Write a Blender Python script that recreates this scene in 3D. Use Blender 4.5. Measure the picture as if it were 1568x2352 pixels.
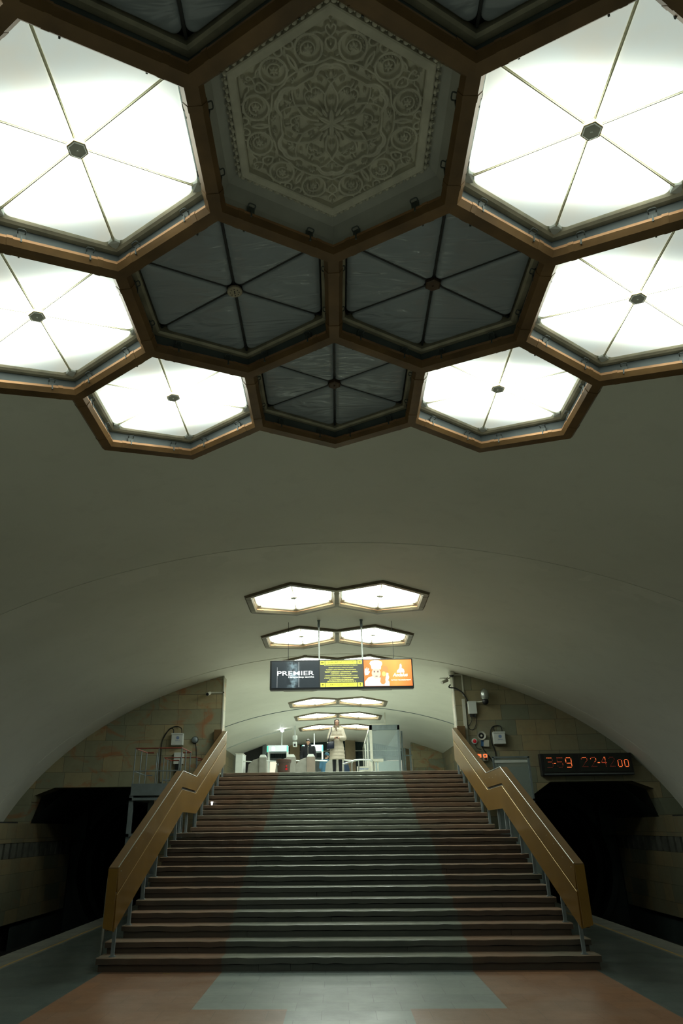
import bpy, bmesh, math, random
import numpy as np
from mathutils import Vector, Matrix, Quaternion
from mathutils.geometry import delaunay_2d_cdt
random.seed(7)
for o in list(bpy.data.objects): bpy.data.objects.remove(o)
SC = bpy.context.scene; COL = SC.collection
PI = math.pi
# ------------------------------------------------------------------ camera, world, exposure
def rad(a): return math.radians(a)
pi_, ya_, ro_ = rad(24.601), rad(-1.6239), rad(-0.6009)
Fv = Vector((math.sin(ya_)*math.cos(pi_), math.cos(ya_)*math.cos(pi_), math.sin(pi_)))
Rv = Vector((math.cos(ya_), -math.sin(ya_), 0)); Uv = Rv.cross(Fv)
R2 = math.cos(ro_)*Rv + math.sin(ro_)*Uv; U2 = -math.sin(ro_)*Rv + math.cos(ro_)*Uv
cd = bpy.data.cameras.new('camera'); cam = bpy.data.objects.new('camera', cd); COL.objects.link(cam)
cam.matrix_world = Matrix(((R2.x, U2.x, -Fv.x, -0.0655), (R2.y, U2.y, -Fv.y, 0), (R2.z, U2.z, -Fv.z, 1.943), (0, 0, 0, 1)))
cd.sensor_fit = 'VERTICAL'; cd.sensor_height = 24; cd.lens = 1579.4242/2352*24; cd.shift_x = 62.5/2352
cd.clip_start = 0.05; cd.clip_end = 200
SC.camera = cam
w = bpy.data.worlds.new('world'); SC.world = w; w.use_nodes = True
w.node_tree.nodes['Background'].inputs[0].default_value = (0.5, 0.75, 0.7, 1)
w.node_tree.nodes['Background'].inputs[1].default_value = 0.08
SC.view_settings.view_transform = 'Standard'; SC.view_settings.look = 'None'
SC.view_settings.gamma = 1; SC.view_settings.use_curve_mapping = False
SC.view_settings.exposure = 0.0
CLUSTER_E = 2.1      # brightness of the lit panels of the big ceiling rosette
PAIR_E = 6.4          # brightness of the lamp pairs over the stairs and the upper hall

# ------------------------------------------------------------------ materials
def mat(name): 
    m = bpy.data.materials.new(name); m.use_nodes = True; return m
class N:
    def __init__(s, m): s.m = m; s.t = m.node_tree; s.b = s.t.nodes.get('Principled BSDF')
    def new(s, t, **k):
        n = s.t.nodes.new(t)
        for a, v in k.items(): setattr(n, a, v)
        return n
    def link(s, a, b): s.t.links.new(a, b)
    def put(s, sock, v):
        if hasattr(v, 'links'): s.link(v, sock)
        else: sock.default_value = v
    def math(s, op, a, b=0.0, clamp=False):
        n = s.new('ShaderNodeMath', operation=op, use_clamp=clamp); s.put(n.inputs[0], a); s.put(n.inputs[1], b); return n.outputs[0]
    def mix(s, f, a, b):
        n = s.new('ShaderNodeMix', data_type='RGBA'); s.put(n.inputs[0], f); s.put(n.inputs[6], a); s.put(n.inputs[7], b); return n.outputs[2]
    def obj(s):
        return s.new('ShaderNodeTexCoord').outputs['Object']
    def xyz(s, v):
        n = s.new('ShaderNodeSeparateXYZ'); s.link(v, n.inputs[0]); return n.outputs
    def comb(s, x, y, z=0.0):
        n = s.new('ShaderNodeCombineXYZ'); s.put(n.inputs[0], x); s.put(n.inputs[1], y); s.put(n.inputs[2], z); return n.outputs[0]
    def noise(s, v, scale, detail=3, rough=.55, dist=0):
        n = s.new('ShaderNodeTexNoise'); s.link(v, n.inputs['Vector']); n.inputs['Scale'].default_value = scale
        n.inputs['Detail'].default_value = detail; n.inputs['Roughness'].default_value = rough; n.inputs['Distortion'].default_value = dist
        return n.outputs[0]
    def ramp(s, f, lo, hi):
        n = s.new('ShaderNodeMapRange'); s.put(n.inputs[0], f); n.inputs[1].default_value = lo; n.inputs[2].default_value = hi; return n.outputs[0]
    def bump(s, h, st=.3, dist=.01):
        n = s.new('ShaderNodeBump'); n.inputs['Strength'].default_value = st; n.inputs['Distance'].default_value = dist
        s.link(h, n.inputs['Height']); s.link(n.outputs[0], s.b.inputs['Normal'])
def c4(c): return (c[0], c[1], c[2], 1)
def simple(name, col, rough=.5, metal=0.0, var=.15, scale=6.0, emit=None, es=0.0, bump=0.0):
    m = mat(name); n = N(m)
    v = n.obj(); f = n.noise(v, scale)
    a = c4([x*(1-var) for x in col]); b = c4([min(1, x*(1+var)) for x in col])
    n.put(n.b.inputs['Base Color'], n.mix(n.ramp(f, .3, .7), a, b))
    n.b.inputs['Roughness'].default_value = rough; n.b.inputs['Metallic'].default_value = metal
    if emit: n.b.inputs['Emission Color'].default_value = c4(emit); n.b.inputs['Emission Strength'].default_value = es
    if bump: n.bump(n.noise(v, scale*6), bump)
    return m
M = {}
# vault paint: cream white, faint patches
m = mat('vault_paint'); n = N(m); v = n.obj(); x, y, z = n.xyz(v)
f1 = n.noise(v, .35, 4); f2 = n.noise(v, 2.5, 5, .6)
pc = n.mix(n.ramp(f1, .3, .7), (.70, .70, .61, 1), (.79, .79, .70, 1))
pc = n.mix(n.math('MULTIPLY', n.ramp(f2, .56, .62), .10), pc, (.55, .54, .47, 1))
dy = n.math('ABSOLUTE', n.math('SUBTRACT', y, 12.35))
pt = n.math('MULTIPLY', n.ramp(dy, .5, .2), n.ramp(n.noise(v, .9, 4), .50, .53))
pc = n.mix(n.math('MULTIPLY', pt, .5), pc, (.84, .83, .74, 1))
n.put(n.b.inputs['Base Color'], pc); n.b.inputs['Roughness'].default_value = .6
n.bump(n.noise(v, 5, 4), .15, .02); M['vault'] = m
# stone cladding
def stone(name, axis, stain=.6, dark=1.0):
    m = mat(name); n = N(m); v = n.obj(); x, y, z = n.xyz(v)
    uv = n.comb(x if axis == 'x' else y, n.math('ADD', z, .11))
    br = n.new('ShaderNodeTexBrick'); n.link(uv, br.inputs['Vector'])
    br.offset = .37; br.offset_frequency = 3; br.squash = .72; br.squash_frequency = 2
    br.inputs['Color1'].default_value = (.30*dark, .24*dark, .13*dark, 1); br.inputs['Color2'].default_value = (.17*dark, .185*dark, .13*dark, 1)
    br.inputs['Mortar'].default_value = (.07*dark, .06*dark, .04*dark, 1); br.inputs['Scale'].default_value = 1
    br.inputs['Mortar Size'].default_value = .005; br.inputs['Brick Width'].default_value = .84; br.inputs['Row Height'].default_value = .455
    nv = n.noise(n.comb(x, y, n.math('MULTIPLY', z, 1.7)), 1.1, 5, .6, 1.2)
    g = n.noise(v, 3.2, 4, .6, .8)
    c = n.mix(n.math('MULTIPLY', n.ramp(nv, .52, .66), stain), br.outputs['Color'], (.27*dark, .10*dark, .035*dark, 1))
    c = n.mix(n.math('MULTIPLY', n.ramp(g, .45, .75), .35), c, (.13*dark, .13*dark, .085*dark, 1))
    n.put(n.b.inputs['Base Color'], c); n.b.inputs['Roughness'].default_value = .42
    n.bump(n.math('SUBTRACT', 1.0, br.outputs['Fac']), .5, .006)
    return m
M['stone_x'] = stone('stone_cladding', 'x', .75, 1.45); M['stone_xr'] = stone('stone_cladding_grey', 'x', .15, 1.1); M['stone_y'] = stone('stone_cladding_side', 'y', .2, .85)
# platform floor: inlaid granite bands
m = mat('granite_floor'); n = N(m); v = n.obj(); x, y, z = n.xyz(v); ax = n.math('ABSOLUTE', x)
br = n.new('ShaderNodeTexBrick'); n.link(v, br.inputs['Vector']); br.inputs['Scale'].default_value = 1
br.inputs['Color1'].default_value = (.9, .9, .9, 1); br.inputs['Color2'].default_value = (1.12, 1.1, 1.06, 1); br.inputs['Mortar'].default_value = (.5, .5, .5, 1)
br.inputs['Brick Width'].default_value = .62; br.inputs['Row Height'].default_value = .42; br.inputs['Mortar Size'].default_value = .004
grey = (.19, .235, .225, 1); brown = (.225, .115, .062, 1); dk = (.062, .086, .082, 1)
c1 = n.mix(n.math('GREATER_THAN', ax, 1.85), grey, brown)
c2 = n.mix(n.math('GREATER_THAN', ax, .72), grey, brown)
c = n.mix(n.math('GREATER_THAN', y, 9.75), c2, c1)
c = n.mix(n.math('GREATER_THAN', ax, 3.65), c, dk)
c = n.mix(n.math('LESS_THAN', y, 8.9), c, (.42, .43, .38, 1))  # pale out-of-view floor added to bounce lamp light up to the vault
c = n.mix(n.math('GREATER_THAN', ax, 5.3), c, (.15, .16, .14, 1))
wob = n.math('ADD', ax, n.math('MULTIPLY', n.noise(v, 1.5), .03))
yl = n.math('MULTIPLY', n.math('GREATER_THAN', wob, 5.375), n.math('LESS_THAN', wob, 5.415))
mm = n.new('ShaderNodeMix', data_type='RGBA', blend_type='MULTIPLY'); mm.inputs[0].default_value = 1
n.put(mm.inputs[6], c); n.put(mm.inputs[7], br.outputs['Color']); c = mm.outputs[2]
g = n.noise(v, 1.3, 6, .65); c = n.mix(n.math('MULTIPLY', n.ramp(g, .4, .75), .35), c, (.06, .064, .056, 1))
g2 = n.noise(v, 60, 2); c = n.mix(n.math('MULTIPLY', n.ramp(g2, .55, .7), .25), c, (.3, .3, .26, 1))
c = n.mix(n.math('MULTIPLY', yl, .8), c, (.40, .23, .02, 1))
n.put(n.b.inputs['Base Color'], c); n.put(n.b.inputs['Roughness'], n.ramp(g, -.35, 1.9))
n.bump(n.noise(v, 4, 3), .12, .01); M['floor'] = m
# steps
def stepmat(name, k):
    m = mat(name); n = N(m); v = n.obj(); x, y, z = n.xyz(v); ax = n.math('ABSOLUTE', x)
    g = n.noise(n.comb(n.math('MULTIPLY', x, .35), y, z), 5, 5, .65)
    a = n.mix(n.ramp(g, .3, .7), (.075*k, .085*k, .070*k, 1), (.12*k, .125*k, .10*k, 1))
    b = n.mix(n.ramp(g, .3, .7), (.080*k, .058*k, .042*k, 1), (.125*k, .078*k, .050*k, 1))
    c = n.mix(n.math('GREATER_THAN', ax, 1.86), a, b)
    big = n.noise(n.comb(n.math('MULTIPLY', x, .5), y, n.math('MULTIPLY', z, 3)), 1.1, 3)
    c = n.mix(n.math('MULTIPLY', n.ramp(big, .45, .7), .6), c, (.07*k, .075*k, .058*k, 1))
    n.put(n.b.inputs['Base Color'], c); n.b.inputs['Roughness'].default_value = .33
    n.bump(n.noise(v, 30, 4), .35, .004); return m
M['tread'] = stepmat('tread_stone', 2.3); M['riser'] = stepmat('riser_stone', .50); M['nose'] = stepmat('shaded_nosing_stone', .60); M['nose_up'] = stepmat('lit_nosing_stone', 1.35); M['riser_up'] = stepmat('lit_riser_stone', .95)  # lamp light and shade painted in: bright treads, dark lower fronts, lighter upper fronts
M['concrete'] = simple('dark_concrete', (.03, .033, .03), .8, 0, .3, 2, bump=.3)
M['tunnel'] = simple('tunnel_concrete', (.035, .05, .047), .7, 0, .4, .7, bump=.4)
M['beam'] = simple('bronze_brown_beam', (.165, .092, .034), .42, .15, .35, 2.2)
M['slat'] = simple('dark_stone_slats', (.10, .105, .085), .6, 0, .35, 3)
M['copper'] = simple('copper_strip', (.50, .27, .13), .4, .3, .25, 3)
M['beam_far'] = simple('dull_bronze_frame', (.17, .145, .095), .45, .15, .2, 2.2)
M['coffer'] = simple('grey_coffer_paint', (.13, .155, .155), .6, 0, .15, 3)
M['rim'] = simple('dusty_cream_rim', (.45, .41, .30), .5, .2, .25, 5)
M['chrome'] = simple('bright_metal', (.68, .66, .50), .3, .35, .1)
M['gold'] = simple('brass_edge', (.55, .40, .18), .3, .8, .1)
M['hub'] = simple('hub_grey', (.72, .75, .68), .4, .1, .1)
M['blackm'] = simple('black_gap_metal', (.012, .014, .014), .5, 0, .1)
M['hub_white'] = simple('pale_perforated_disc', (.42, .36, .26), .5, 0, .2, 20)
M['hub_brown'] = simple('dull_brown_hub', (.10, .06, .035), .5, .2, .2)
M['plaster'] = simple('grey_white_plaster', (.58, .58, .53), .75, 0, .12, 2.5, bump=.1)
M['carve'] = simple('carved_plaster', (.66, .63, .52), .75, 0, .14, 5, bump=.12)
M['laminate'] = simple('amber_brown_laminate', (.185, .10, .016), .30, .35, .14, 1.6)
M['laminate2'] = simple('amber_brown_laminate_lower', (.20, .108, .018), .32, .35, .14, 1.4)
M['laminate_cap'] = simple('dark_brown_cap', (.16, .095, .04), .38, .3, .15, 2)
M['steel'] = simple('brushed_steel', (.45, .48, .46), .3, .85, .1, 8)
M['post'] = simple('grey_painted_post', (.20, .24, .25), .4, .3, .15, 8)
M['greyp'] = simple('blue_grey_paint', (.17, .21, .22), .5, .1, .15, 4)
M['clipm'] = simple('dull_clip_metal', (.10, .115, .11), .5, .4, .1)
M['redp'] = simple('rust_red_paint', (.20, .045, .025), .5, 0, .2, 6)
M['white'] = simple('white_plastic', (.62, .66, .62), .45, 0, .05, 6)
M['offw'] = simple('offwhite_plastic', (.50, .50, .42), .5, 0, .08, 6)
M['black'] = simple('black_plastic', (.012, .013, .014), .4, 0, .1)
M['cable'] = simple('black_cable', (.010, .012, .012), .5, 0, .1)
M['blue'] = simple('logo_blue', (.06, .16, .42), .5, 0, .05)
M['bluebox'] = simple('blue_plastic', (.03, .10, .22), .5, 0, .1)
M['red'] = simple('red_lens', (.35, .015, .02), .25, 0, .05, emit=(.6, .02, .03), es=.15)
M['darkred'] = simple('dark_red_lens', (.16, .02, .015), .3, 0, .05)
M['led'] = simple('orange_led', (.4, .08, .02), .4, 0, 0, emit=(1, .17, .045), es=1.6)
M['ledm'] = simple('orange_led_weak', (.2, .04, .02), .4, 0, 0, emit=(1, .13, .05), es=.36)
M['ledd'] = simple('orange_led_dim', (.1, .03, .02), .4, 0, 0, emit=(1, .14, .08), es=.07)
M['bin'] = simple('brown_plastic', (.055, .028, .02), .45, 0, .1)
M['skin'] = simple('skin', (.52, .30, .21), .5, 0, .06)
M['hair'] = simple('dark_hair', (.018, .014, .012), .45, 0, .2, 30)
M['coat'] = simple('cream_quilted_fabric', (.47, .42, .33), .75, 0, .07, 9)
M['bag'] = simple('navy_leather', (.014, .018, .035), .3, 0, .1)
M['trouser'] = simple('black_cloth', (.008, .01, .014), .85, 0, .1)
M['scarf'] = simple('brown_patterned_scarf', (.16, .12, .08), .8, 0, .6, 40)
M['denim'] = simple('blue_cloth', (.045, .13, .21), .8, 0, .15)
M['navy'] = simple('navy_cloth', (.012, .03, .06), .85, 0, .15)
M['hatb'] = simple('teal_blue_felt', (.03, .10, .15), .8, 0, .1)
M['tgrey'] = simple('turnstile_grey', (.27, .27, .235), .4, .35, .12, 5)
M['tbrown'] = simple('turnstile_taupe', (.21, .175, .14), .45, .2, .12, 5)
M['tan'] = simple('tan_stone', (.33, .25, .15), .5, 0, .25, 1.5)
M['teal'] = simple('dark_teal_slats', (.025, .055, .055), .5, .1, .1)
M['lit'] = simple('lit_doorway', (.3, .28, .2), .5, 0, .05, emit=(1, .93, .7), es=1.0)
M['grout'] = simple('grey_hall_tiles', (.58, .60, .54), .4, 0, .1, 1.2)
M['green'] = simple('green_indicator', (.1, .5, .35), .4, 0, .02, emit=(.1, .9, .6), es=.9)
M['screen'] = simple('gate_panel_white', (.6, .66, .66), .4, 0, .03, emit=(.85, 1, 1), es=.45)
def glass(name, col, diff=.25, alpha=.35):
    m = mat(name); n = N(m); n.b.inputs['Base Color'].default_value = c4(col); n.b.inputs['Roughness'].default_value = .12
    g = n.noise(n.obj(), 1.2, 3)
    n.put(n.b.inputs['Alpha'], n.ramp(g, .5-.5/max(alpha*2, .01), .5+.5/max(alpha*2, .01)) if False else alpha)
    n.bump(g, .03, .02)
    return m
M['glass'] = glass('cloudy_glass', (.36, .44, .45), alpha=.32); M['frost'] = glass('frosted_grey_panel', (.34, .42, .42), alpha=.9)
M['mirror'] = glass('dusty_glass', (.30, .38, .37), alpha=.42)
# diffusers: the tubes behind run across the lamp, so the middle gives most light
def diffuser(name, strength, flat=.22):
    m = mat(name); n = N(m); v = n.obj(); x, y, z = n.xyz(v)
    def lobe(a, s):
        d = n.math('DIVIDE', n.math('SUBTRACT', y, a), s); return n.math('EXPONENT', n.math('MULTIPLY', n.math('MULTIPLY', d, d), -1.0))
    dx = n.math('DIVIDE', x, .70); fx = n.math('EXPONENT', n.math('MULTIPLY', n.math('POWER', n.math('ABSOLUTE', dx), 4.0), -1.0))
    g = n.math('MULTIPLY', n.math('ADD', lobe(.30, .25), lobe(-.12, .25)), fx)
    dirt = n.ramp(n.noise(v, 3.0, 4), .2, .6)
    s = n.math('MULTIPLY', n.math('ADD', flat, n.math('MULTIPLY', g, 3.2)), strength)
    n.put(n.b.inputs['Base Color'], (.6, .62, .56, 1)); n.b.inputs['Roughness'].default_value = .35
    n.put(n.b.inputs['Emission Color'], n.mix(dirt, (.93, .93, .76, 1), (.88, 1.0, .90, 1))); n.put(n.b.inputs['Emission Strength'], s)
    return m
M['lamp'] = diffuser('lit_diffuser', CLUSTER_E); M['lampf'] = diffuser('lit_diffuser_bright', PAIR_E, .5)
m = mat('unlit_diffuser'); n = N(m); v = n.obj(); x, y, z = n.xyz(v)
wv = n.noise(n.comb(n.math('MULTIPLY', x, .45), n.math('MULTIPLY', y, 1.5)), 3.2, 2, .5, 1.4)
n.put(n.b.inputs['Base Color'], (.33, .37, .40, 1)); n.b.inputs['Roughness'].default_value = .07
n.bump(wv, .9, .04); M['unlit'] = m

# ------------------------------------------------------------------ mesh helpers
def rootloc(p):
    l = Vector((0, 0, 0))
    while p is not None: l = l + p.location; p = p.parent
    return l
def tag(o, label=None, cat=None, group=None, kind=None):
    if label: o['label'] = label
    if cat: o['category'] = cat
    if group: o['group'] = group
    if kind: o['kind'] = kind
    return o
def empty(name, loc, label, cat, group=None):
    o = bpy.data.objects.new(name, None); COL.objects.link(o); o.location = loc; o.empty_display_size = .2
    return tag(o, label, cat, group)
class MB:
    def __init__(s): s.v = []; s.f = []; s.mi = []; s.cur = 0
    def add(s, vs, fs):
        b = len(s.v); s.v += [tuple(p) for p in vs]; s.f += [tuple(b+i for i in f) for f in fs]; s.mi += [s.cur]*len(fs); return s
    def box(s, x0, x1, y0, y1, z0, z1, M4=None, bv=0):
        P = [(x0,y0,z0),(x1,y0,z0),(x1,y1,z0),(x0,y1,z0),(x0,y0,z1),(x1,y0,z1),(x1,y1,z1),(x0,y1,z1)]
        if M4 is not None: P = [M4 @ Vector(p) for p in P]
        return s.add(P, [(3,2,1,0),(4,5,6,7),(0,1,5,4),(1,2,6,5),(2,3,7,6),(3,0,4,7)])
    def prism(s, poly, a, b, axis='z'):
        n_ = len(poly)
        def P(p, h): return {'z': (p[0], p[1], h), 'y': (p[0], h, p[1]), 'x': (h, p[0], p[1])}[axis]
        vs = [P(p, a) for p in poly] + [P(p, b) for p in poly]
        fs = [tuple(range(n_))[::-1], tuple(range(n_, 2*n_))] + [(i, (i+1) % n_, n_+(i+1) % n_, n_+i) for i in range(n_)]
        return s.add(vs, fs)
    def tube(s, p0, p1, r0, r1=None, n_=10, cap=True):
        p0 = Vector(p0); p1 = Vector(p1); r1 = r0 if r1 is None else r1
        d = (p1-p0).normalized(); a = d.orthogonal().normalized(); b = d.cross(a)
        vs = []
        for p, r in ((p0, r0), (p1, r1)):
            vs += [p + r*(math.cos(2*PI*i/n_)*a + math.sin(2*PI*i/n_)*b) for i in range(n_)]
        fs = [(i, (i+1) % n_, n_+(i+1) % n_, n_+i) for i in range(n_)]
        if cap: fs += [tuple(range(n_))[::-1], tuple(range(n_, 2*n_))]
        return s.add(vs, fs)
    def sweep(s, pts, r, n_=8, smooth=True):
        P = [Vector(p) for p in pts]
        if smooth and len(P) > 2:
            Q = []
            E = [2*P[0]-P[1]] + P + [2*P[-1]-P[-2]]
            for i in range(1, len(E)-2):
                for t in (0, .25, .5, .75):
                    a, b, c, d = E[i-1], E[i], E[i+1], E[i+2]
                    Q.append(.5*((2*b)+(c-a)*t+(2*a-5*b+4*c-d)*t*t+(3*b-a-3*c+d)*t**3))
            Q.append(P[-1]); P = Q
        vs = []; a = None
        for i, p in enumerate(P):
            d = (P[min(i+1, len(P)-1)]-P[max(i-1, 0)]).normalized()
            a = (d.orthogonal() if a is None else (a-d*a.dot(d))).normalized(); b = d.cross(a)
            vs += [p + r*(math.cos(2*PI*k/n_)*a+math.sin(2*PI*k/n_)*b) for k in range(n_)]
        fs = [(i*n_+k, i*n_+(k+1) % n_, (i+1)*n_+(k+1) % n_, (i+1)*n_+k) for i in range(len(P)-1) for k in range(n_)]
        fs += [tuple(range(n_))[::-1], tuple(range((len(P)-1)*n_, len(P)*n_))]
        return s.add(vs, fs)
    def ball(s, c, rx, ry=None, rz=None, n_=14, m_=8, M4=None):
        ry = ry or rx; rz = rz or rx; vs = []; c = Vector(c)
        for i in range(m_+1):
            th = PI*i/m_
            for k in range(n_):
                p = Vector((rx*math.sin(th)*math.cos(2*PI*k/n_), ry*math.sin(th)*math.sin(2*PI*k/n_), rz*math.cos(th)))
                vs.append(c + (M4 @ p if M4 is not None else p))
        return s.add(vs, [(i*n_+k, (i+1)*n_+k, (i+1)*n_+(k+1) % n_, i*n_+(k+1) % n_) for i in range(m_) for k in range(n_)])
    def lathe(s, c, prof, n_=24, axis='z'):
        vs = []; c = Vector(c)
        for r, h in prof:
            for k in range(n_):
                a = 2*PI*k/n_; q = (r*math.cos(a), r*math.sin(a))
                vs.append(c + Vector({'z': (q[0], q[1], h), 'y': (q[0], h, q[1])}[axis]))
        fs = [(i*n_+k, i*n_+(k+1) % n_, (i+1)*n_+(k+1) % n_, (i+1)*n_+k) for i in range(len(prof)-1) for k in range(n_)]
        fs += [tuple(range(n_))[::-1], tuple(range((len(prof)-1)*n_, len(prof)*n_))]
        return s.add(vs, fs)
    def build(s, name, m, parent=None, smooth=False, bevel=0, off=None):
        off = rootloc(parent) if off is None else Vector(off)
        me = bpy.data.meshes.new(name); me.from_pydata([tuple(Vector(p)-off) for p in s.v], [], s.f)
        for k in (m if isinstance(m, (list, tuple)) else [m]): me.materials.append(M[k])
        if isinstance(m, (list, tuple)): me.polygons.foreach_set('material_index', s.mi)
        bm = bmesh.new(); bm.from_mesh(me); bmesh.ops.remove_doubles(bm, verts=bm.verts, dist=1e-5); bmesh.ops.recalc_face_normals(bm, faces=bm.faces)
        if bevel: bmesh.ops.bevel(bm, geom=[e for e in bm.edges if e.calc_face_angle(0) > .6], offset=bevel, segments=2, affect='EDGES', profile=.5)
        bm.to_mesh(me); bm.free()
        if smooth:
            me.polygons.foreach_set('use_smooth', [True]*len(me.polygons)); me.set_sharp_from_angle(angle=rad(50))
        o = bpy.data.objects.new(name, me); COL.objects.link(o)
        if parent is not None: o.parent = parent
        return o
def struct(o): o['kind'] = 'structure'; return o
def textobj(name, body, x, z, width, height, m, parent, y, align='CENTER', bold=0.0, shear=0.0):
    cu = bpy.data.curves.new(name, 'FONT'); cu.body = body; cu.align_x = 'CENTER'; cu.align_y = 'CENTER'; cu.size = 1; cu.offset = bold; cu.shear = shear; cu.extrude = .0
    t = bpy.data.objects.new(name+'_tmp', cu); COL.objects.link(t)
    dg = bpy.context.evaluated_depsgraph_get(); me = bpy.data.meshes.new_from_object(t.evaluated_get(dg))
    bpy.data.objects.remove(t)
    P = np.array([v.co[:] for v in me.vertices]); 
    lo = P.min(0); hi = P.max(0); sx = width/(hi[0]-lo[0]); sz = height/(hi[1]-lo[1])
    off = rootloc(parent)
    for i, v in enumerate(me.vertices):
        v.co = ((P[i, 0]-(lo[0]+hi[0])/2)*sx+x-off.x, y-off.y, (P[i, 1]-(lo[1]+hi[1])/2)*sz+z-off.z)
    me.materials.clear(); me.materials.append(M[m])
    o = bpy.data.objects.new(name, me); COL.objects.link(o); o.parent = parent
    return o

# ------------------------------------------------------------------ vault geometry
A_, B_, ZS = 10.7049, 7.0307, -0.2317
X_SPR = 10.08
_X = np.linspace(0, X_SPR, 3000); _Z = B_*np.sqrt(1-(_X/A_)**2)
_S = np.concatenate([[0], np.cumsum(np.hypot(np.diff(_X), np.diff(_Z)))])
U_MAX = float(_S[-1])
def vp(u, d=0.0):                                   # point on the vault at arc length u, pushed d outwards
    x = float(np.interp(abs(u), _S, _X))*(1 if u >= 0 else -1)
    z = B_*math.sqrt(1-(x/A_)**2)
    nx, nz = x/A_**2, z/B_**2; l = math.hypot(nx, nz)
    return x+d*nx/l, z+ZS+d*nz/l
def vz(x): return B_*math.sqrt(max(0, 1-(x/A_)**2))+ZS
S_, V0 = 1.155, 3.6965; W_ = math.sqrt(3)*S_
cells = [(-1,0),(0,0),(1,0),(-2,0),(2,0),(-1.5,1.5),(-.5,1.5),(.5,1.5),(1.5,1.5),(-1,3),(0,3),(1,3),(-.5,-1.5),(.5,-1.5),(-1.5,-1.5),(1.5,-1.5),(-1,-3),(0,-3),(1,-3)]
pairs_y = [15.39, 18.95, 22.36, 25.95, 29.95, 34.0, 38.05]
def hexv(cu, cv, s=S_): return [(cu+s*math.cos(rad(90+60*k)), cv+s*math.sin(rad(90+60*k))) for k in range(6)]
def edges_of(cs):
    E = {}; V = {}
    for cu, cv in cs:
        h = hexv(cu, cv); ks = [(round((a-cs[0][0])/(W_/2)), round((b-cs[0][1])/(S_/2))) for a, b in h]
        for k, p in zip(ks, h): V[k] = p
        for i in range(6):
            e = tuple(sorted((ks[i], ks[(i+1) % 6]))); E[e] = E.get(e, 0)+1
    return V, E
groups = [[(i*W_, V0+j*S_) for i, j in cells]] + [[(-.5*W_, y), (.5*W_, y)] for y in pairs_y]
def in_hex(u, v):
    for g in groups:
        for cu, cv in g:
            du, dv = abs(u-cu), abs(v-cv)
            if du < W_/2 and dv < S_ and du*.5+dv*math.sqrt(3)/2 < W_/2: return True
    return False
verts2 = []; edges2 = []
for g in groups:
    V, E = edges_of(g); idx = {}
    for k, p in V.items(): idx[k] = len(verts2); verts2.append(p)
    for e, c in E.items():
        if c == 1: edges2.append((idx[e[0]], idx[e[1]]))
V_LO, V_HI = -14.0, 45.2
for u in np.linspace(-U_MAX, U_MAX, 65):
    for v in np.arange(V_LO, V_HI+.01, .74):
        if not in_hex(u, v): verts2.append((float(u), float(v)))
res = delaunay_2d_cdt([Vector(p) for p in verts2], edges2, [], 0, 1e-4)
vv, ff = res[0], res[2]
mb = MB(); vs = []
for p in vv: x, z = vp(p.x); vs.append((x, p.y, z))
fs = [tuple(f) for f in ff if not in_hex(sum(vv[i].x for i in f)/len(f), sum(vv[i].y for i in f)/len(f))]
mb.add(vs, fs); ce = mb.build('ceiling', 'vault', smooth=True)
ce.data.set_sharp_from_angle(angle=rad(80)); struct(ce)
ce['label'] = 'cream plaster barrel vault over platform, stairs and upper hall'
def ring(name, y, r, m, u0=-U_MAX, u1=U_MAX, d=0.0, w_=.05):
    mb = MB(); us = np.linspace(u0, u1, 60); P = []
    for u in us:
        for dd, yy in ((0, y-w_/2), (-r, y-w_/2), (-r, y+w_/2), (0, y+w_/2)):
            x, z = vp(float(u), dd+d); P.append((x, yy, z))
    mb.add(P, [(4*i+k, 4*i+(k+1) % 4, 4*i+4+(k+1) % 4, 4*i+4+k) for i in range(len(us)-1) for k in range(4)])
    return mb.build(name, m, smooth=False)
struct(ring('trim_1', 12.02, .008, 'vault', w_=.03)); struct(ring('trim_2', 21.2, .012, 'vault', w_=.10))
struct(ring('trim_3', 31.35, .02, 'greyp', -6, 6, w_=.06)); struct(ring('trim_4', 6.0-12, .012, 'vault', w_=.06))

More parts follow.
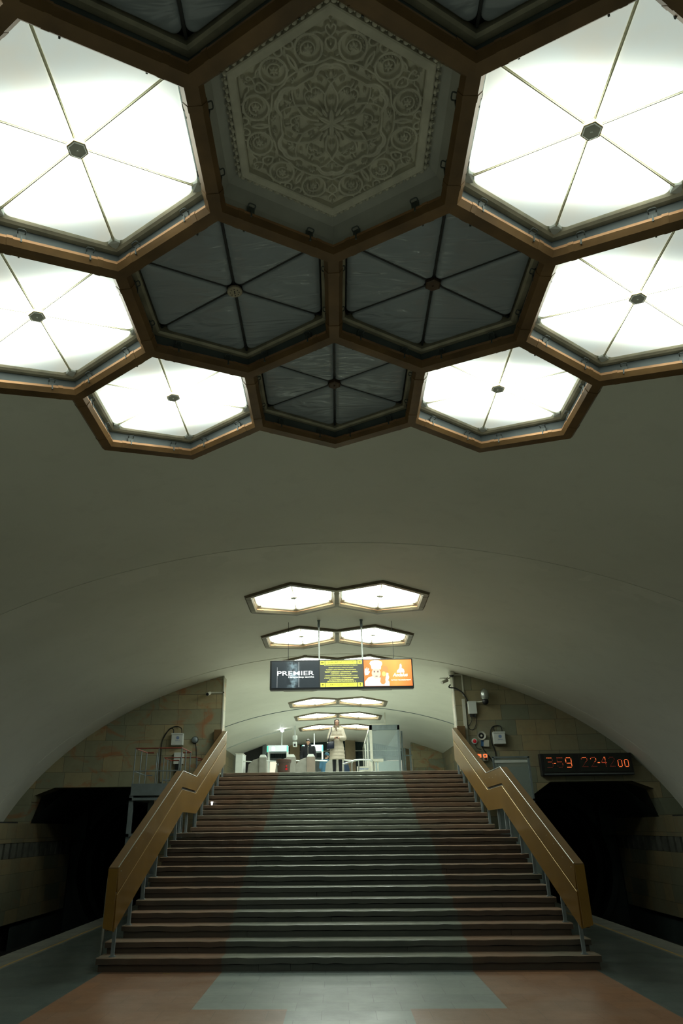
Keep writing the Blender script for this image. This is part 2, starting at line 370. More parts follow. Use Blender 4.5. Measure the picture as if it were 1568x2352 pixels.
# ------------------------------------------------------------------ floor, tracks, walls
struct(MB().box(-5.83, 5.83, -14, 22.2, -.18, 0).build('floor', 'floor'))
for s, nm in ((-1, 'left'), (1, 'right')):
    a, b = sorted((s*5.83, s*10.2))
    struct(MB().box(a, b, -14, 50, -1.35, -1.2).build('floor_track_%s' % nm, 'concrete'))
    a, b = sorted((s*5.6, s*5.78)); struct(MB().box(a, b, -14, 24, -1.25, -.18).build('wall_platform_%s' % nm, 'concrete'))
    # cladding of the track wall, with slatted band
    t = MB(); a, b = sorted((s*9.45, s*9.62))
    t.box(a, b, -14, 26.4, -.47, 1.19); t.box(a, b, -14, 26.4, 1.60, 2.12)
    struct(t.build('wall_track_%s' % nm, 'stone_y'))
    a, b = sorted((s*9.52, s*10.2)); t = MB(); t.box(a, b, -14, 26.4, 1.19, 1.60); t.box(*sorted((s*9.62, s*10.2)), -14, 26.4, 2.04, 2.16)
    t.box(*sorted((s*9.9, s*10.2)), -14, 50, -1.3, 1.3); struct(t.build('wall_lower_%s' % nm, 'concrete'))
    t = MB()
    for k in range(90):
        y0 = 26.3-k*.435; a, b = sorted((s*9.46, s*9.53))
        t.box(a, b, y0-.31, y0, 1.20, 1.59)
    struct(t.build('trim_%d' % (5 if s < 0 else 6), 'slat'))
    # end wall with the track portal
    outer = [(x, vz(x)) for x in np.linspace(10.08, 3.65, 34)]
    poly = [(3.65, -.05), (5.68, -.05), (5.68, 2.74), (6.25, 3.10), (8.64, 3.10), (9.24, 2.88), (9.47, 2.12), (10.08, 2.12)] + outer
    poly = [(float(s*x), float(z+(.02 if i >= 8 else 0))) for i, (x, z) in enumerate(poly)]
    t = MB().prism(poly, 22.17, 22.74, 'y'); struct(t.build('wall_end_%s' % nm, 'stone_x' if s < 0 else 'stone_xr'))
    # tunnel behind the portal
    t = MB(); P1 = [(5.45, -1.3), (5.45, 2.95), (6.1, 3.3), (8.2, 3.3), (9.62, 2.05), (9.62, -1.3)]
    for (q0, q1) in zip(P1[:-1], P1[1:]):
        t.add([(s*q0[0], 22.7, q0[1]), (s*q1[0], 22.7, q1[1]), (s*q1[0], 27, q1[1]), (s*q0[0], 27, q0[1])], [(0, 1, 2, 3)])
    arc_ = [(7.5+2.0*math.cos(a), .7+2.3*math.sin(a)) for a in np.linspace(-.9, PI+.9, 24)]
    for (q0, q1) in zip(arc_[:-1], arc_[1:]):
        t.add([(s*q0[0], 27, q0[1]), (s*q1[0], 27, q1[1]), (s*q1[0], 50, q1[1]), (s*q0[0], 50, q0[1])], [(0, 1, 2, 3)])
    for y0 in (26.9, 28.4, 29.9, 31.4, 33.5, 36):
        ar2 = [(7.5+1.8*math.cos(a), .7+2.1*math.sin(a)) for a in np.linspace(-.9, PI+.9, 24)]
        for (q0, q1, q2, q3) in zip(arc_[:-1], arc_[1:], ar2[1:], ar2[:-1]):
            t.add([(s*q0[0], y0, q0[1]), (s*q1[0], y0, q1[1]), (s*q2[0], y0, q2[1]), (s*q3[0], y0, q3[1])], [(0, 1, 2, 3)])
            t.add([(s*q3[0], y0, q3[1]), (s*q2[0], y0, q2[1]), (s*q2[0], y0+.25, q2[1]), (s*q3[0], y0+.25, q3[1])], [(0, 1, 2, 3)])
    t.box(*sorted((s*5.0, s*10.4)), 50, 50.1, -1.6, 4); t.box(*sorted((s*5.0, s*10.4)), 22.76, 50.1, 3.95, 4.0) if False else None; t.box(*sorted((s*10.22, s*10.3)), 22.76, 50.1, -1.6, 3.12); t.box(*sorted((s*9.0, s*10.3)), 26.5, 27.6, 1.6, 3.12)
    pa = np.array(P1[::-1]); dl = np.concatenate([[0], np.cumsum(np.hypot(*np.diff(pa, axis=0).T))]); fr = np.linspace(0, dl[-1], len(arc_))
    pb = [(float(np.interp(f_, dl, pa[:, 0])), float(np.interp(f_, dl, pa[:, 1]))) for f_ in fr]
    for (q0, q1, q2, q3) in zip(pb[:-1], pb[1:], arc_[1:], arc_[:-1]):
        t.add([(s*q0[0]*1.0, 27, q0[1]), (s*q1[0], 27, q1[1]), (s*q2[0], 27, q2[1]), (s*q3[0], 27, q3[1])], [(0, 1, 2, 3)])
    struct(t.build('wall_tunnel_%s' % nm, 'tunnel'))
    # upper hall
    struct(MB().box(*sorted((s*5.87, s*6.1)), 22.7, 41.4, 3.2, vz(5.87)+.05).build('wall_upper_%s' % nm, 'stone_y'))
t = MB().prism([(5.95, 3.3), (5.95, vz(5.95)+.03)]+[(float(x), vz(x)+.03) for x in np.linspace(5.8, 4.12, 8)]+[(4.12, 3.3)], 41.1, 41.5, 'y'); struct(t.build('wall_facade_right', 'stone_x'))
t = MB().prism([(-4.12, 3.3), (-4.12, vz(4.12)+.03), (-4.32, vz(4.32)+.03), (-4.32, 3.3)], 41.1, 41.5, 'y'); t.prism([(-5.5, 3.3), (-5.5, vz(5.5)+.03), (-5.95, vz(5.95)+.03), (-5.95, 3.3)], 41.1, 41.5, 'y')
struct(t.build('wall_facade_left', 'greyp'))
struct(MB().prism([(-5.5, 3.46), (-5.5, vz(5.5)), (-4.32, vz(4.32)), (-4.32, 3.46)], 41.4, 41.45, 'y').build('window_1', 'black'))
struct(MB().box(-6, 6, 22.74, 46, 3.16, 3.458).build('floor_upper', 'grout'))
# far wall of the upper hall
t = MB().box(-6, 6, 45.3, 45.5, 3.4, 7); struct(t.build('wall_back', 'teal'))
t = MB()
for i in range(80):
    x = -4.8+i*.12; t.box(x, x+.06, 45.14, 45.3, 5.93, vz(x)+.05)
struct(t.build('trim_7', 'teal'))
struct(MB().box(-5, 5, 45.05, 45.12, 6.19, 6.24).build('trim_8', 'white'))
for i, x0 in enumerate((-4.6, -3.3, -2.0, -.75, 1.65, 2.9, 4.1)):
    e = MB().box(x0, x0+1.05, 45.1, 45.18, 3.46, 5.85); f = struct(e.build('door_%d' % (i+1), 'greyp'))
    g = MB().box(x0+.08, x0+.97, 45.04, 45.09, 4.95, 5.62).build('pane', 'lit' if i in (4, 5, 0, 3) else 'glass', f)
for i, x0 in enumerate((.42, -3.0, 3.9)):
    struct(MB().box(x0, x0+.62, 44.5, 45.0, 3.46, vz(x0)+.05).build('wall_pillar_%s' % ('middle', 'left', 'right')[i], 'tan'))

# ------------------------------------------------------------------ stairs
ZK = [0.129,0.289,0.457,0.609,0.759,0.911,1.061,1.219,1.371,1.521,1.654,1.792,1.908,2.032,2.172,2.308,2.429,2.559,2.697,2.833,2.973,3.117,3.266,3.403]
ZK = [z+.055 for z in ZK]; T_ = .3819
YK = [12.0461+k*T_+(1.403 if k > 11 else 0) for k in range(24)]
st = empty('staircase', (0, 12.05, 0), 'wide grey and brown stone staircase rising from the platform to the upper hall', 'staircase')
MB().prism([(12.2, 0), (YK[11]+.1, ZK[11]-.25), (YK[12], ZK[11]-.25), (YK[23]+.3, ZK[23]-.3), (22.7, 0)], -3.45, 3.45, 'x').build('core', 'concrete', st)
for k in range(24):
    y0, z1 = YK[k], ZK[k]; z0 = ZK[k-1] if k else 0.0
    y1 = (YK[k+1] if k < 23 else 22.76)+.035; hw = 3.75 if k < 2 else 3.62; th = .078 if k else .085
    ns = 46; t = MB(); top = []; bot = []
    dz = [random.uniform(-.006, .006) for _ in range(ns+1)]; dyy = [random.uniform(-.007, .007) for _ in range(ns+1)]
    vs = []
    for i in range(ns+1):
        x = -hw+2*hw*i/ns; e = dz[i]
        vs += [(x, y0+dyy[i], z1-th+e), (x, y0+dyy[i], z1-.008+e), (x, y0+dyy[i]+.01, z1+e*.4), (x, y1, z1), (x, y1, z1-th)]
    fs = [(5*i+a, 5*i+(a+1) % 5, 5*i+5+(a+1) % 5, 5*i+5+a) for i in range(ns) for a in range(5)] + [(0, 1, 2, 3, 4)[::-1], tuple(5*ns+a for a in range(5))]
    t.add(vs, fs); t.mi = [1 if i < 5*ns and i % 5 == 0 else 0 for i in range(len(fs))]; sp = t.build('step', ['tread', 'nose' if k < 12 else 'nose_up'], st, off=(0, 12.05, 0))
    t = MB(); gap = .004
    xs = [-hw+.03]+sorted(random.uniform(-hw+.8, hw-.8) for _ in range(3))+[hw-.03]
    for a, b in zip(xs[:-1], xs[1:]): t.box(a+.002, b-.002, y0+.03+random.uniform(-.006, .006), y0+.3, z0-.03, z1-th-gap-random.uniform(0, .008))
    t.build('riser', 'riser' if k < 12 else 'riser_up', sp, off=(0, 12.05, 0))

# ------------------------------------------------------------------ balustrades
def zig(s, name, label):
    top = [(11.78, 1.40), (16.05, 3.09), (17.62, 3.07), (22.12, 4.67)]
    mid = [(11.85, 1.05), (16.10, 2.755), (17.66, 2.74), (22.12, 4.33)]
    bot = [(11.88, .54), (16.28, 2.265), (17.85, 2.26), (22.12, 3.75)]
    r = empty(name, (s*3.54, 11.8, 0), label, 'balustrade')
    def strip(up, lo, x0, x1, du, dl):
        t = MB(); vs = []
        for (a, b) in zip(up, lo):
            for x in (x0, x1): vs += [(s*x, a[0], a[1]+du), (s*x, b[0], b[1]+dl)]
        fs = []
        for i in range(len(up)-1):
            k = 4*i; q = k+4
            fs += [(k, k+1, q+1, q), (k+2, q+2, q+3, k+3), (k, q, q+2, k+2), (k+1, k+3, q+3, q+1)]
        fs += [(0, 2, 3, 1), (len(vs)-4, len(vs)-3, len(vs)-1, len(vs)-2)]
        return t.add(vs, fs)
    top_in = [(a+.02 if i == 0 else a, b) for i, (a, b) in enumerate(top)]
    strip(top, bot, 3.495, 3.575, -.012, .012).build('core_panel', 'blackm', r); strip(top, bot, 3.575, 3.60, -.012, .012).build('outer_panel', 'laminate_cap', r)
    strip(top_in, mid, 3.468, 3.49, -.012, (.014)).build('upper_panel', 'laminate', r)
    strip([(a, b-(.018 if 0 < i < 3 else 0)-.022) for i, (a, b) in enumerate(mid)], bot, 3.470, 3.493, 0, 0).build('lower_panel', 'laminate2', r)
    strip(top, [(a, b-.012) for a, b in top], 3.464, 3.61, .004, .004).build('cap', 'laminate_cap', r)
    t = MB(); t.prism([(s*3.468, .56), (s*3.612, .60), (s*3.612, 1.39), (s*3.468, 1.39)][::s], 11.765, 11.782, 'y'); t.build('end_panel', 'laminate', r)
    t = MB(); t.sweep([(s*3.466, a, b+.004) for a, b in top], .0075, 6, False); t.build('edge_trim', 'steel', r)
    t = MB(); t.sweep([(s*3.468, a, b-(.018 if 0 < i < 3 else 0)-.024) for i, (a, b) in enumerate(mid)], .004, 6, False); t.build('lower_trim', 'gold', r)
    t = MB()
    for i in range(26):
        f = i/26; y = 11.95+f*10
        z = np.interp(y, [p[0] for p in top], [p[1] for p in top])-.12-(i % 2)*.03
        t.tube((s*3.469, y, z), (s*3.464, y, z), .008, n_=8)
    t.build('screw', 'steel', r)['kind'] = 'stuff'
    t = MB(); t.box(*sorted((s*3.60, s*3.84)), 21.95, 22.16, 3.458, 4.70); t.build('end_box', 'laminate_cap', r)
    def post(y, zb):
        ztop = np.interp(y, [p[0] for p in bot], [p[1] for p in bot])+.12
        t = MB().box(*sorted((s*3.515, s*3.565)), y-.022, y+.022, zb-.005, ztop)
        t.box(*sorted((s*3.495, s*3.585)), y-.035, y+.035, zb-.004, zb+.012)
        t.build('post', 'post', r)
    for k in list(range(0, 11, 2)): post(YK[k]+.12, ZK[k])
    post(YK[11]+.12, ZK[11]); post(YK[11]+.82, ZK[11])
    for k in range(12, 24, 2): post(YK[k]+.12, ZK[k])
    return r
zig(-1, 'balustrade', 'amber brown zigzag panel balustrade along the left side of the stairs')
zig(1, 'balustrade', 'amber brown zigzag panel balustrade along the right side of the stairs')
t = MB(); t.sweep([(-3.60, 12.5, 1.30), (-3.76, 12.5, 1.31), (-3.81, 12.5, 1.26), (-3.82, 12.5, 0.95), (-3.82, 12.5, .0)], .022, 8)
tag(t.build('bent_pipe', 'steel', smooth=True), 'bent grey steel pipe beside the foot of the left balustrade', 'pipe')

# ------------------------------------------------------------------ honeycomb lattices and lamps
PROF = [(0, .035), (-.083, .035), (-.088, .0), (-.052, -.05), (0, -.05), (.052, -.05), (.088, .0), (.083, .035)]
def lattice(gcells, name, label):
    V, E = edges_of(gcells); nb = {}
    for e in E:
        nb.setdefault(e[0], []).append(e[1]); nb.setdefault(e[1], []).append(e[0])
    cu = sum(c[0] for c in gcells)/len(gcells); cv = sum(c[1] for c in gcells)/len(gcells)
    r = empty(name, (0, cv, vp(0)[1]), label, 'ceiling frame')
    def offset(P, Q, side):       # mitre distance factor at P for a beam P->Q, side +1 = left
        A0 = V[P]; B0 = V[Q]; a = math.atan2(B0[1]-A0[1], B0[0]-A0[0]); best = 2*PI
        for k in nb[tuple(P)]:
            if k == tuple(Q): continue
            b = (math.atan2(V[k][1]-A0[1], V[k][0]-A0[0])-a)*side % (2*PI); best = min(best, b)
        return 1/math.tan(best/2)
    for e in E:
        P, Q = e; p, q = V[P], V[Q]
        d = Vector((q[0]-p[0], q[1]-p[1])); L = d.length; d.normalize(); nrm = Vector((-d.y, d.x))
        t = MB()
        def sect(at, h0, grow=0.0):
            out = []
            for (s_, h) in PROF:
                s2 = s_+(grow if s_ > 0 else (-grow if s_ < 0 else 0)); h2 = h-(grow if h < 0 else 0)
                sd = 1 if s_ > 0 else -1
                if at == 0: tt = abs(s2)*offset(P, Q, sd) if s2 else 0.0
                elif at == 1: tt = L-(abs(s2)*offset(Q, P, -sd) if s2 else 0.0)
                else: tt = at*L if at < 1 else at
                uu = p[0]+d.x*tt+nrm.x*s2; vv_ = p[1]+d.y*tt+nrm.y*s2
                x, z = vp(uu, h2+h0); out.append((x, vv_, z))
            return out
        def seg(a, b, g=0.0):
            S = sect(a, 0, g)+sect(b, 0, g); n_ = len(PROF)
            b_ = len(t.mi); t.add(S, [(i, (i+1) % n_, n_+(i+1) % n_, n_+i) for i in range(n_)]+[tuple(range(n_))[::-1], tuple(range(n_, 2*n_))])
            for q_ in (1, 6): t.mi[b_+q_] = 1
        seg(0, 1)
        for c_ in (.17, .83): seg(c_-.022, c_+.022, .004)
        t.build('beam', ['beam' if len(gcells) > 2 else 'beam_far', 'copper'], r)
    return r
def rtri(ang, rin, ap, rv, inset, rc=.055):
    # rounded triangular panel outline between two spokes, centred on direction ang
    def P(r_, a): return Vector((r_*math.cos(a), r_*math.sin(a)))
    a0, a1 = ang-PI/6, ang+PI/6
    A = P(rin, a0); B = P(rin, a1); Cc = P(rv, a1); D = P(rv, a0)
    # shift spoke sides inward
    n0 = Vector((-math.sin(a0), math.cos(a0))); n1 = Vector((math.sin(a1), -math.cos(a1)))
    apx = P(inset/math.sin(PI/6), ang)
    def onray(a, n_, dist): return P(dist, a)+n_*inset
    ed = ap
    tanx = math.tan(PI/6)
    apex = apx; c1 = P(1, ang)*ed+P(1, ang+PI/2)*(ed-apx.length)*tanx; c0 = P(1, ang)*ed-P(1, ang+PI/2)*(ed-apx.length)*tanx
    out = []
    for i, (V_, r_) in enumerate(((apex, .05), (c0, rc), (c1, rc))):
        prev = (c1, apex, c0)[i]; nxt = (c0, c1, apex)[i]
        d0 = (prev-V_).normalized(); d1 = (nxt-V_).normalized(); ha = d0.angle(d1)/2
        cen = V_+(d0+d1).normalized()*r_/math.sin(ha); t0 = V_+d0*r_/math.tan(ha); t1 = V_+d1*r_/math.tan(ha)
        b0 = (t0-cen); b1 = (t1-cen); tot = b0.angle(b1)
        sg = 1 if b0.cross(b1) > 0 else -1
        for k in range(7):
            a = sg*tot*k/6; out.append(cen+Vector((b0.x*math.cos(a)-b0.y*math.sin(a), b0.x*math.sin(a)+b0.y*math.cos(a))))
    return out
meshcache = {}
def lamp_parts(lit):
    if lit in meshcache: return meshcache[lit]
    L = []
    def hexa(ap): rr = ap/math.cos(PI/6); return [(rr*math.cos(rad(90+60*k)), rr*math.sin(rad(90+60*k))) for k in range(6)]
    def mk(name, t, m, **k): o = t.build(name, m, None, off=(0, 0, 0), **k); L.append((name, o.data, [])); bpy.data.objects.remove(o); return L[-1]
    t = MB(); a, b = hexa(.965), hexa(.90)
    vs = [(x, y, .0) for x, y in a]+[(x, y, .40) for x, y in a]; t.add(vs, [(i, (i+1) % 6, 6+(i+1) % 6, 6+i) for i in range(6)]+[tuple(range(6, 12))])
    mk('housing', t, 'coffer')
    t = MB(); vs = [(x, y, .175) for x, y in hexa(.962)]+[(x, y, .172) for x, y in hexa(.915)]+[(x, y, .19) for x, y in hexa(.892)]+[(x, y, .27) for x, y in hexa(.892)]
    t.add(vs, [(r_*6+i, r_*6+(i+1) % 6, r_*6+6+(i+1) % 6, r_*6+6+i) for r_ in range(3) for i in range(6)]); mk('rim', t, 'rim' if lit != 'dark' else 'rim')
    for k in range(6):
        out = rtri(rad(60*k), .06, .878, 1.0, .012)
        cen = sum(out, Vector((0, 0)))/len(out); t = MB(); vs = []; nn = len(out)
        for sc_, z in ((1.0, .25), (1.0, .225), (.985, .210), (.94, .200), (.82, .194), (.5, .192)):
            vs += [(cen.x+(p.x-cen.x)*sc_, cen.y+(p.y-cen.y)*sc_, z) for p in out]
        fs = [(r_*nn+i, r_*nn+(i+1) % nn, r_*nn+nn+(i+1) % nn, r_*nn+nn+i) for r_ in range(5) for i in range(nn)]+[tuple(range(5*nn, 6*nn))]
        t.add(vs, fs); mk('diffuser_panel', t, {'lit': 'lamp', 'far': 'lampf'}.get(lit, 'unlit'), smooth=True)
    for k in range(6):
        a = rad(90+60*k); R_ = Matrix.Rotation(a, 4, 'Z'); t = MB()
        t.box(.05, 1.01, -.011, .011, .218, .255, R_)
        if lit != 'dark': t.box(.05, 1.0, -.004, .004, .206, .22, R_)
        mk('spoke', t, 'chrome' if lit != 'dark' else 'blackm')
    t = MB()
    if lit == 'dark_disc':
        pass
    hb = hexa(.072); hi = hexa(.058)
    t.add([(x, y, .22) for x, y in hb]+[(x, y, .18) for x, y in hb]+[(x, y, .172) for x, y in hi], [(i, (i+1) % 6, 6+(i+1) % 6, 6+i) for i in range(6)]+[(6+i, 6+(i+1) % 6, 12+(i+1) % 6, 12+i) for i in range(6)]+[tuple(range(12, 18))])
    t.lathe((0, 0, .16), [(.008, .014), (.008, 0)], 8)
    mk('hub', t, 'hub' if lit != 'dark' else 'hub_brown')
    if lit != 'dark':
        t = MB()
        for i in range(6):
            p, q = Vector((*hb[i], .1705)), Vector((*hb[(i+1) % 6], .1705)); t.tube(p+Vector((0, 0, .01)), q+Vector((0, 0, .01)), .0035, n_=6)
        e = mk('hub_edge', t, 'gold')
        for k in range(6):
            a = rad(90+60*k); R_ = Matrix.Rotation(a, 4, 'Z'); t = MB()
            t.add([R_ @ Vector(p) for p in ((.975, -.055, .195), (1.05, 0, .185), (.975, .055, .195), (.95, .0, .215), (.975, -.055, .25), (1.05, 0, .25), (.975, .055, .25), (.95, 0, .25))],
                  [(0, 1, 2, 3), (4, 7, 6, 5), (0, 4, 5, 1), (1, 5, 6, 2), (2, 6, 7, 3), (3, 7, 4, 0)])
            mk('corner_bracket', t, 'white' if lit == 'lit' else 'rim')
    meshcache[lit] = L; return L
def clip_mesh():
    t = MB(); t.box(-.035, .035, .0, .012, .04, .12); t.sweep([(-.03, .0, .10), (-.03, -.03, .115), (0, -.035, .118), (.03, -.03, .115), (.03, 0, .10)], .006, 6)
    t.box(-.007, .007, -.02, -.008, -.01, .06); o = t.build('clip', 'clipm', off=(0, 0, 0)); me = o.data; bpy.data.objects.remove(o); return me
CLIP = clip_mesh()
def place_cell(root, cu, cv):
    x, z = vp(cu, -.02); nx, nz = vp(cu, 1)[0]-vp(cu, 0)[0], vp(cu, 1)[1]-vp(cu, 0)[1]
    root.location = (x, cv, z); root.rotation_euler = (0, math.atan2(nx, nz), 0)
def lamp(cu, cv, lit, label, group, clips=True, disc=False):
    r = empty('hexagonal_lamp', (0, 0, 0), label, 'ceiling lamp', group); place_cell(r, cu, cv)
    for name, me, _ in lamp_parts(lit):
        if name == 'hub' and disc: continue
        o = bpy.data.objects.new(name, me); COL.objects.link(o); o.parent = r
        if lit == 'far' and name != 'housing': o.location.z = -.135
    if disc:
        t = MB().lathe((0, 0, 0), [(.03, .22), (.075, .20), (.078, .175), (.07, .168), (.001, .167)], 20); t.cur = 1
        for k in range(8): t.lathe((.045*math.cos(k*PI/4), .045*math.sin(k*PI/4), 0), [(.006, .169), (.006, .1655)], 6)
        t.box(-.005, .005, -.02, .02, .163, .169)
        h = t.build('hub', ['hub_white', 'blackm'], r, off=(0, 0, 0)); h['label'] = 'pale perforated round hub'
    if clips:
        for k in range(6):
            a = rad(60*k)
            for s_ in (-.29, .29):
                o = bpy.data.objects.new('clip', CLIP); COL.objects.link(o); o.parent = r
                o.location = (.93*math.cos(a)-s_*math.sin(a), .93*math.sin(a)+s_*math.cos(a), .0); o.rotation_euler = (0, 0, a-PI/2)
    return r
lattice(groups[0], 'honeycomb_lattice', 'large brown honeycomb lattice of beams on the vault above the platform')
CL = {(-1, 0): ('lit', 'lit white hexagonal lamp left of the carved plaster panel, at the upper left'),
 (1, 0): ('lit', 'lit white hexagonal lamp right of the carved plaster panel, at the upper right'),
 (-1.5, 1.5): ('lit', 'lit hexagonal lamp at the left edge, beside the unlit lamp with pale hub'),
 (1.5, 1.5): ('lit', 'lit hexagonal lamp at the right edge, right of the unlit lamps in the middle row'),
 (-1, 3): ('lit', 'lit hexagonal lamp at the far left corner of the honeycomb, touching the vault'),
 (1, 3): ('lit', 'lit hexagonal lamp at the far right corner of the big honeycomb, touching the bare vault'),
 (0, 3): ('dark', 'unlit wavy grey hexagonal lamp at the far middle of the honeycomb, between two lit ones'),
 (-.5, 1.5): ('disc', 'unlit grey hexagonal lamp with a pale perforated round hub, left below the carved panel'),
 (.5, 1.5): ('dark', 'unlit grey hexagonal lamp with a brown hub, right below the carved panel'),
 (-.5, -1.5): ('dark', 'unlit hexagonal lamp cut by the top edge, left above the carved panel'),
 (.5, -1.5): ('dark', 'unlit hexagonal lamp cut by the top edge, right above the carved panel'),
 (-2, 0): ('lit', 'lit hexagonal lamp of the honeycomb low on the left side of the vault'),
 (2, 0): ('lit', 'lit hexagonal lamp of the honeycomb low on the right side of the vault'),
 (-1.5, -1.5): ('lit', 'lit hexagonal lamp beyond the top left corner, behind the upper left lamp'),
 (1.5, -1.5): ('lit', 'lit hexagonal lamp beyond the top right corner, behind the upper right lamp'),
 (-1, -3): ('lit', 'lit hexagonal lamp at the near left corner of the honeycomb, overhead of the viewer'),
 (1, -3): ('lit', 'lit hexagonal lamp at the near right corner of the honeycomb, overhead of the viewer'),
 (0, -3): ('dark', 'unlit hexagonal lamp at the near middle of the honeycomb, overhead of the viewer')}
for (i, j), (k, lab) in CL.items():
    lamp(i*W_, V0+j*S_, 'lit' if k == 'lit' else 'dark', lab, 'hexagonal lamps of the big honeycomb', clips=j >= 0, disc=k == 'disc')
near = ['nearest pair above the stairs', 'second pair above the stairs', 'third pair, behind the hanging sign', 'fourth pair, just under the hanging sign', 'fifth pair, below the hanging sign', 'sixth pair, over the woman', 'farthest pair, beside the head of the woman']
for gi, y in enumerate(pairs_y):
    lattice(groups[gi+1], 'lamp_pair_frame', 'brown double hexagon frame of the '+near[gi])
    for sx in (-1, 1):
        lamp(sx*.5*W_, y, 'far', 'lit %s hexagonal lamp of the %s' % ('left' if sx < 0 else 'right', near[gi]), 'lamp pairs along the vault over stairs and hall', clips=False)

# ------------------------------------------------------------------ carved plaster panel
CLIPZ = 0
cp = empty('carved_panel', (0, 0, 0), 'hexagonal grey plaster panel carved with arabesque vines and flowers in the honeycomb centre', 'relief panel'); place_cell(cp, 0, V0)
def hexa(ap): rr = ap/math.cos(PI/6); return [(rr*math.cos(rad(90+60*k)), rr*math.sin(rad(90+60*k))) for k in range(6)]
t = MB(); a = hexa(.935)
rings_ = [(.96, .0), (.95, .14), (.90, .26), (.80, .34)]
for ap, z in rings_: pass
vs = []
for ap, z in rings_: vs += [(x, y, z) for x, y in hexa(ap)]
t.add(vs, [(r_*6+i, r_*6+(i+1) % 6, r_*6+6+(i+1) % 6, r_*6+6+i) for r_ in range(3) for i in range(6)]+[tuple(range(18, 24))])
t.build('recess', 'plaster', cp, off=(0, 0, 0))
ZP = .30
t = MB(); vs = []
for ap, z in ((.775, .345), (.775, ZP-.06), (.765, ZP-.067), (.715, ZP-.067), (.705, ZP-.058), (.70, ZP+.01)): vs += [(x, y, z) for x, y in hexa(ap)]
t.add(vs, [(r_*6+i, r_*6+(i+1) % 6, r_*6+6+(i+1) % 6, r_*6+6+i) for r_ in range(5) for i in range(6)]); t.build('border', 'carve', cp, off=(0, 0, 0))
t = MB()
for k in range(6):
    a = rad(60*k); nrm = Vector((math.cos(a), math.sin(a), 0)); tg = Vector((-math.sin(a), math.cos(a), 0)); side = 2*.80*math.tan(PI/6)
    for i in range(14):
        f = (i+.5)/14-.5; c = nrm*.79+tg*f*side
        Mx = Matrix.Rotation(a, 4, 'Z')
        t.ball(c+Vector((0, 0, .265)), .020, .024, .026, 7, 5, Mx); t.ball(c+nrm*.022+tg*.008+Vector((0, 0, .285)), .018, .014, .020, 6, 4, Mx)
        t.ball(c+nrm*.006+tg*.03+Vector((0, 0, .275)), .012, .010, .024, 6, 4, Mx)
t.build('leaf_border', 'carve', cp, off=(0, 0, 0), smooth=True)
# relief as a height field, folded six-fold with mirror symmetry
strands = []   # (polyline, width)
def arc_pts(cx, cy, r, a0, a1, n_=14, r1=None):
    r1 = r if r1 is None else r1
    return [(cx+(r+(r1-r)*i/n_)*math.cos(rad(a0+(a1-a0)*i/n_)), cy+(r+(r1-r)*i/n_)*math.sin(rad(a0+(a1-a0)*i/n_))) for i in range(n_+1)]
def cat(P, m_=6):
    P = [np.array(p, float) for p in P]; E = [2*P[0]-P[1]]+P+[2*P[-1]-P[-2]]; out = []
    for i in range(1, len(E)-2):
        for t_ in np.arange(0, 1, 1/m_):
            a, b, c, d = E[i-1], E[i], E[i+1], E[i+2]; out.append(tuple(.5*((2*b)+(c-a)*t_+(2*a-5*b+4*c-d)*t_**2+(3*b-a-3*c+d)*t_**3)))
    out.append(tuple(P[-1])); return out
# coordinates: x along the axis to a corner, y sideways (0..x*tan30)
strands += [
 (arc_pts(.585, .160, .104, -75, 290, 26, .098), .012, .011),        # medallion ring
 (arc_pts(.585, .165, .055, 120, -150, 12, .048), .009, .007),       # scroll inside
 (cat([(.105, .030), (.17, .048), (.235, .045), (.285, .020), (.325, .0)]), .010, .012),   # inner ogee
 (cat([(.10, .058), (.15, .095), (.20, .14), (.235, .165)]), .009, .011),
 (cat([(.235, .045), (.275, .075), (.30, .115), (.285, .150), (.25, .150)]), .009, .008),
 (cat([(.325, .0), (.36, .035), (.385, .065), (.40, .105)]), .008, .007),
 (cat([(.455, .0), (.462, .045), (.440, .090), (.405, .112), (.38, .13), (.365, .165), (.345, .2)]), .024, .008),   # broad lily wing
 (cat([(.52, .0), (.505, .035), (.49, .075), (.475, .115), (.47, .165), (.45, .215), (.43, .248)]), .010, .009),
 (cat([(.565, .0), (.60, .030), (.645, .034), (.665, .0)]), .010, .009),  # heart near the corner
 (cat([(.43, .248), (.48, .262), (.52, .285), (.55, .3175)]), .012, .010),
 (cat([(.665, .0), (.70, .030), (.735, .035), (.745, .014), (.725, .008)]), .009, .007),
 (cat([(.69, .145), (.70, .10), (.69, .065), (.70, .045)]), .010, .007),
 (cat([(.615, .3464), (.59, .31), (.60, .278), (.635, .278), (.645, .305), (.625, .318)]), .010, .008),
 (cat([(.66, .235), (.68, .275), (.685, .33), (.67, .36)]), .009, .006),
]
def petal(cx, cy, a, l, w1): return (cx, cy, rad(a), l, w1)
petals = []
for k in range(6): petals.append(petal(.585+.020*math.cos(rad(60*k)), .165+.020*math.sin(rad(60*k)), 60*k, .024, .014))
for k in range(8): petals.append(petal(.585+.078*math.cos(rad(-10+k*18)), .160+.078*math.sin(rad(-10+k*18)), 30+k*18, .015, .007))
for a in (-90, -45, 0, 45, 90): petals.append(petal(.245+.02*math.cos(rad(a+30)), .105+.02*math.sin(rad(a+30)), a+30, .022, .010))
for a in (-60, -10, 40, 90): petals.append(petal(.415+.02*math.cos(rad(a)), .170+.02*math.sin(rad(a)), a, .022, .010))
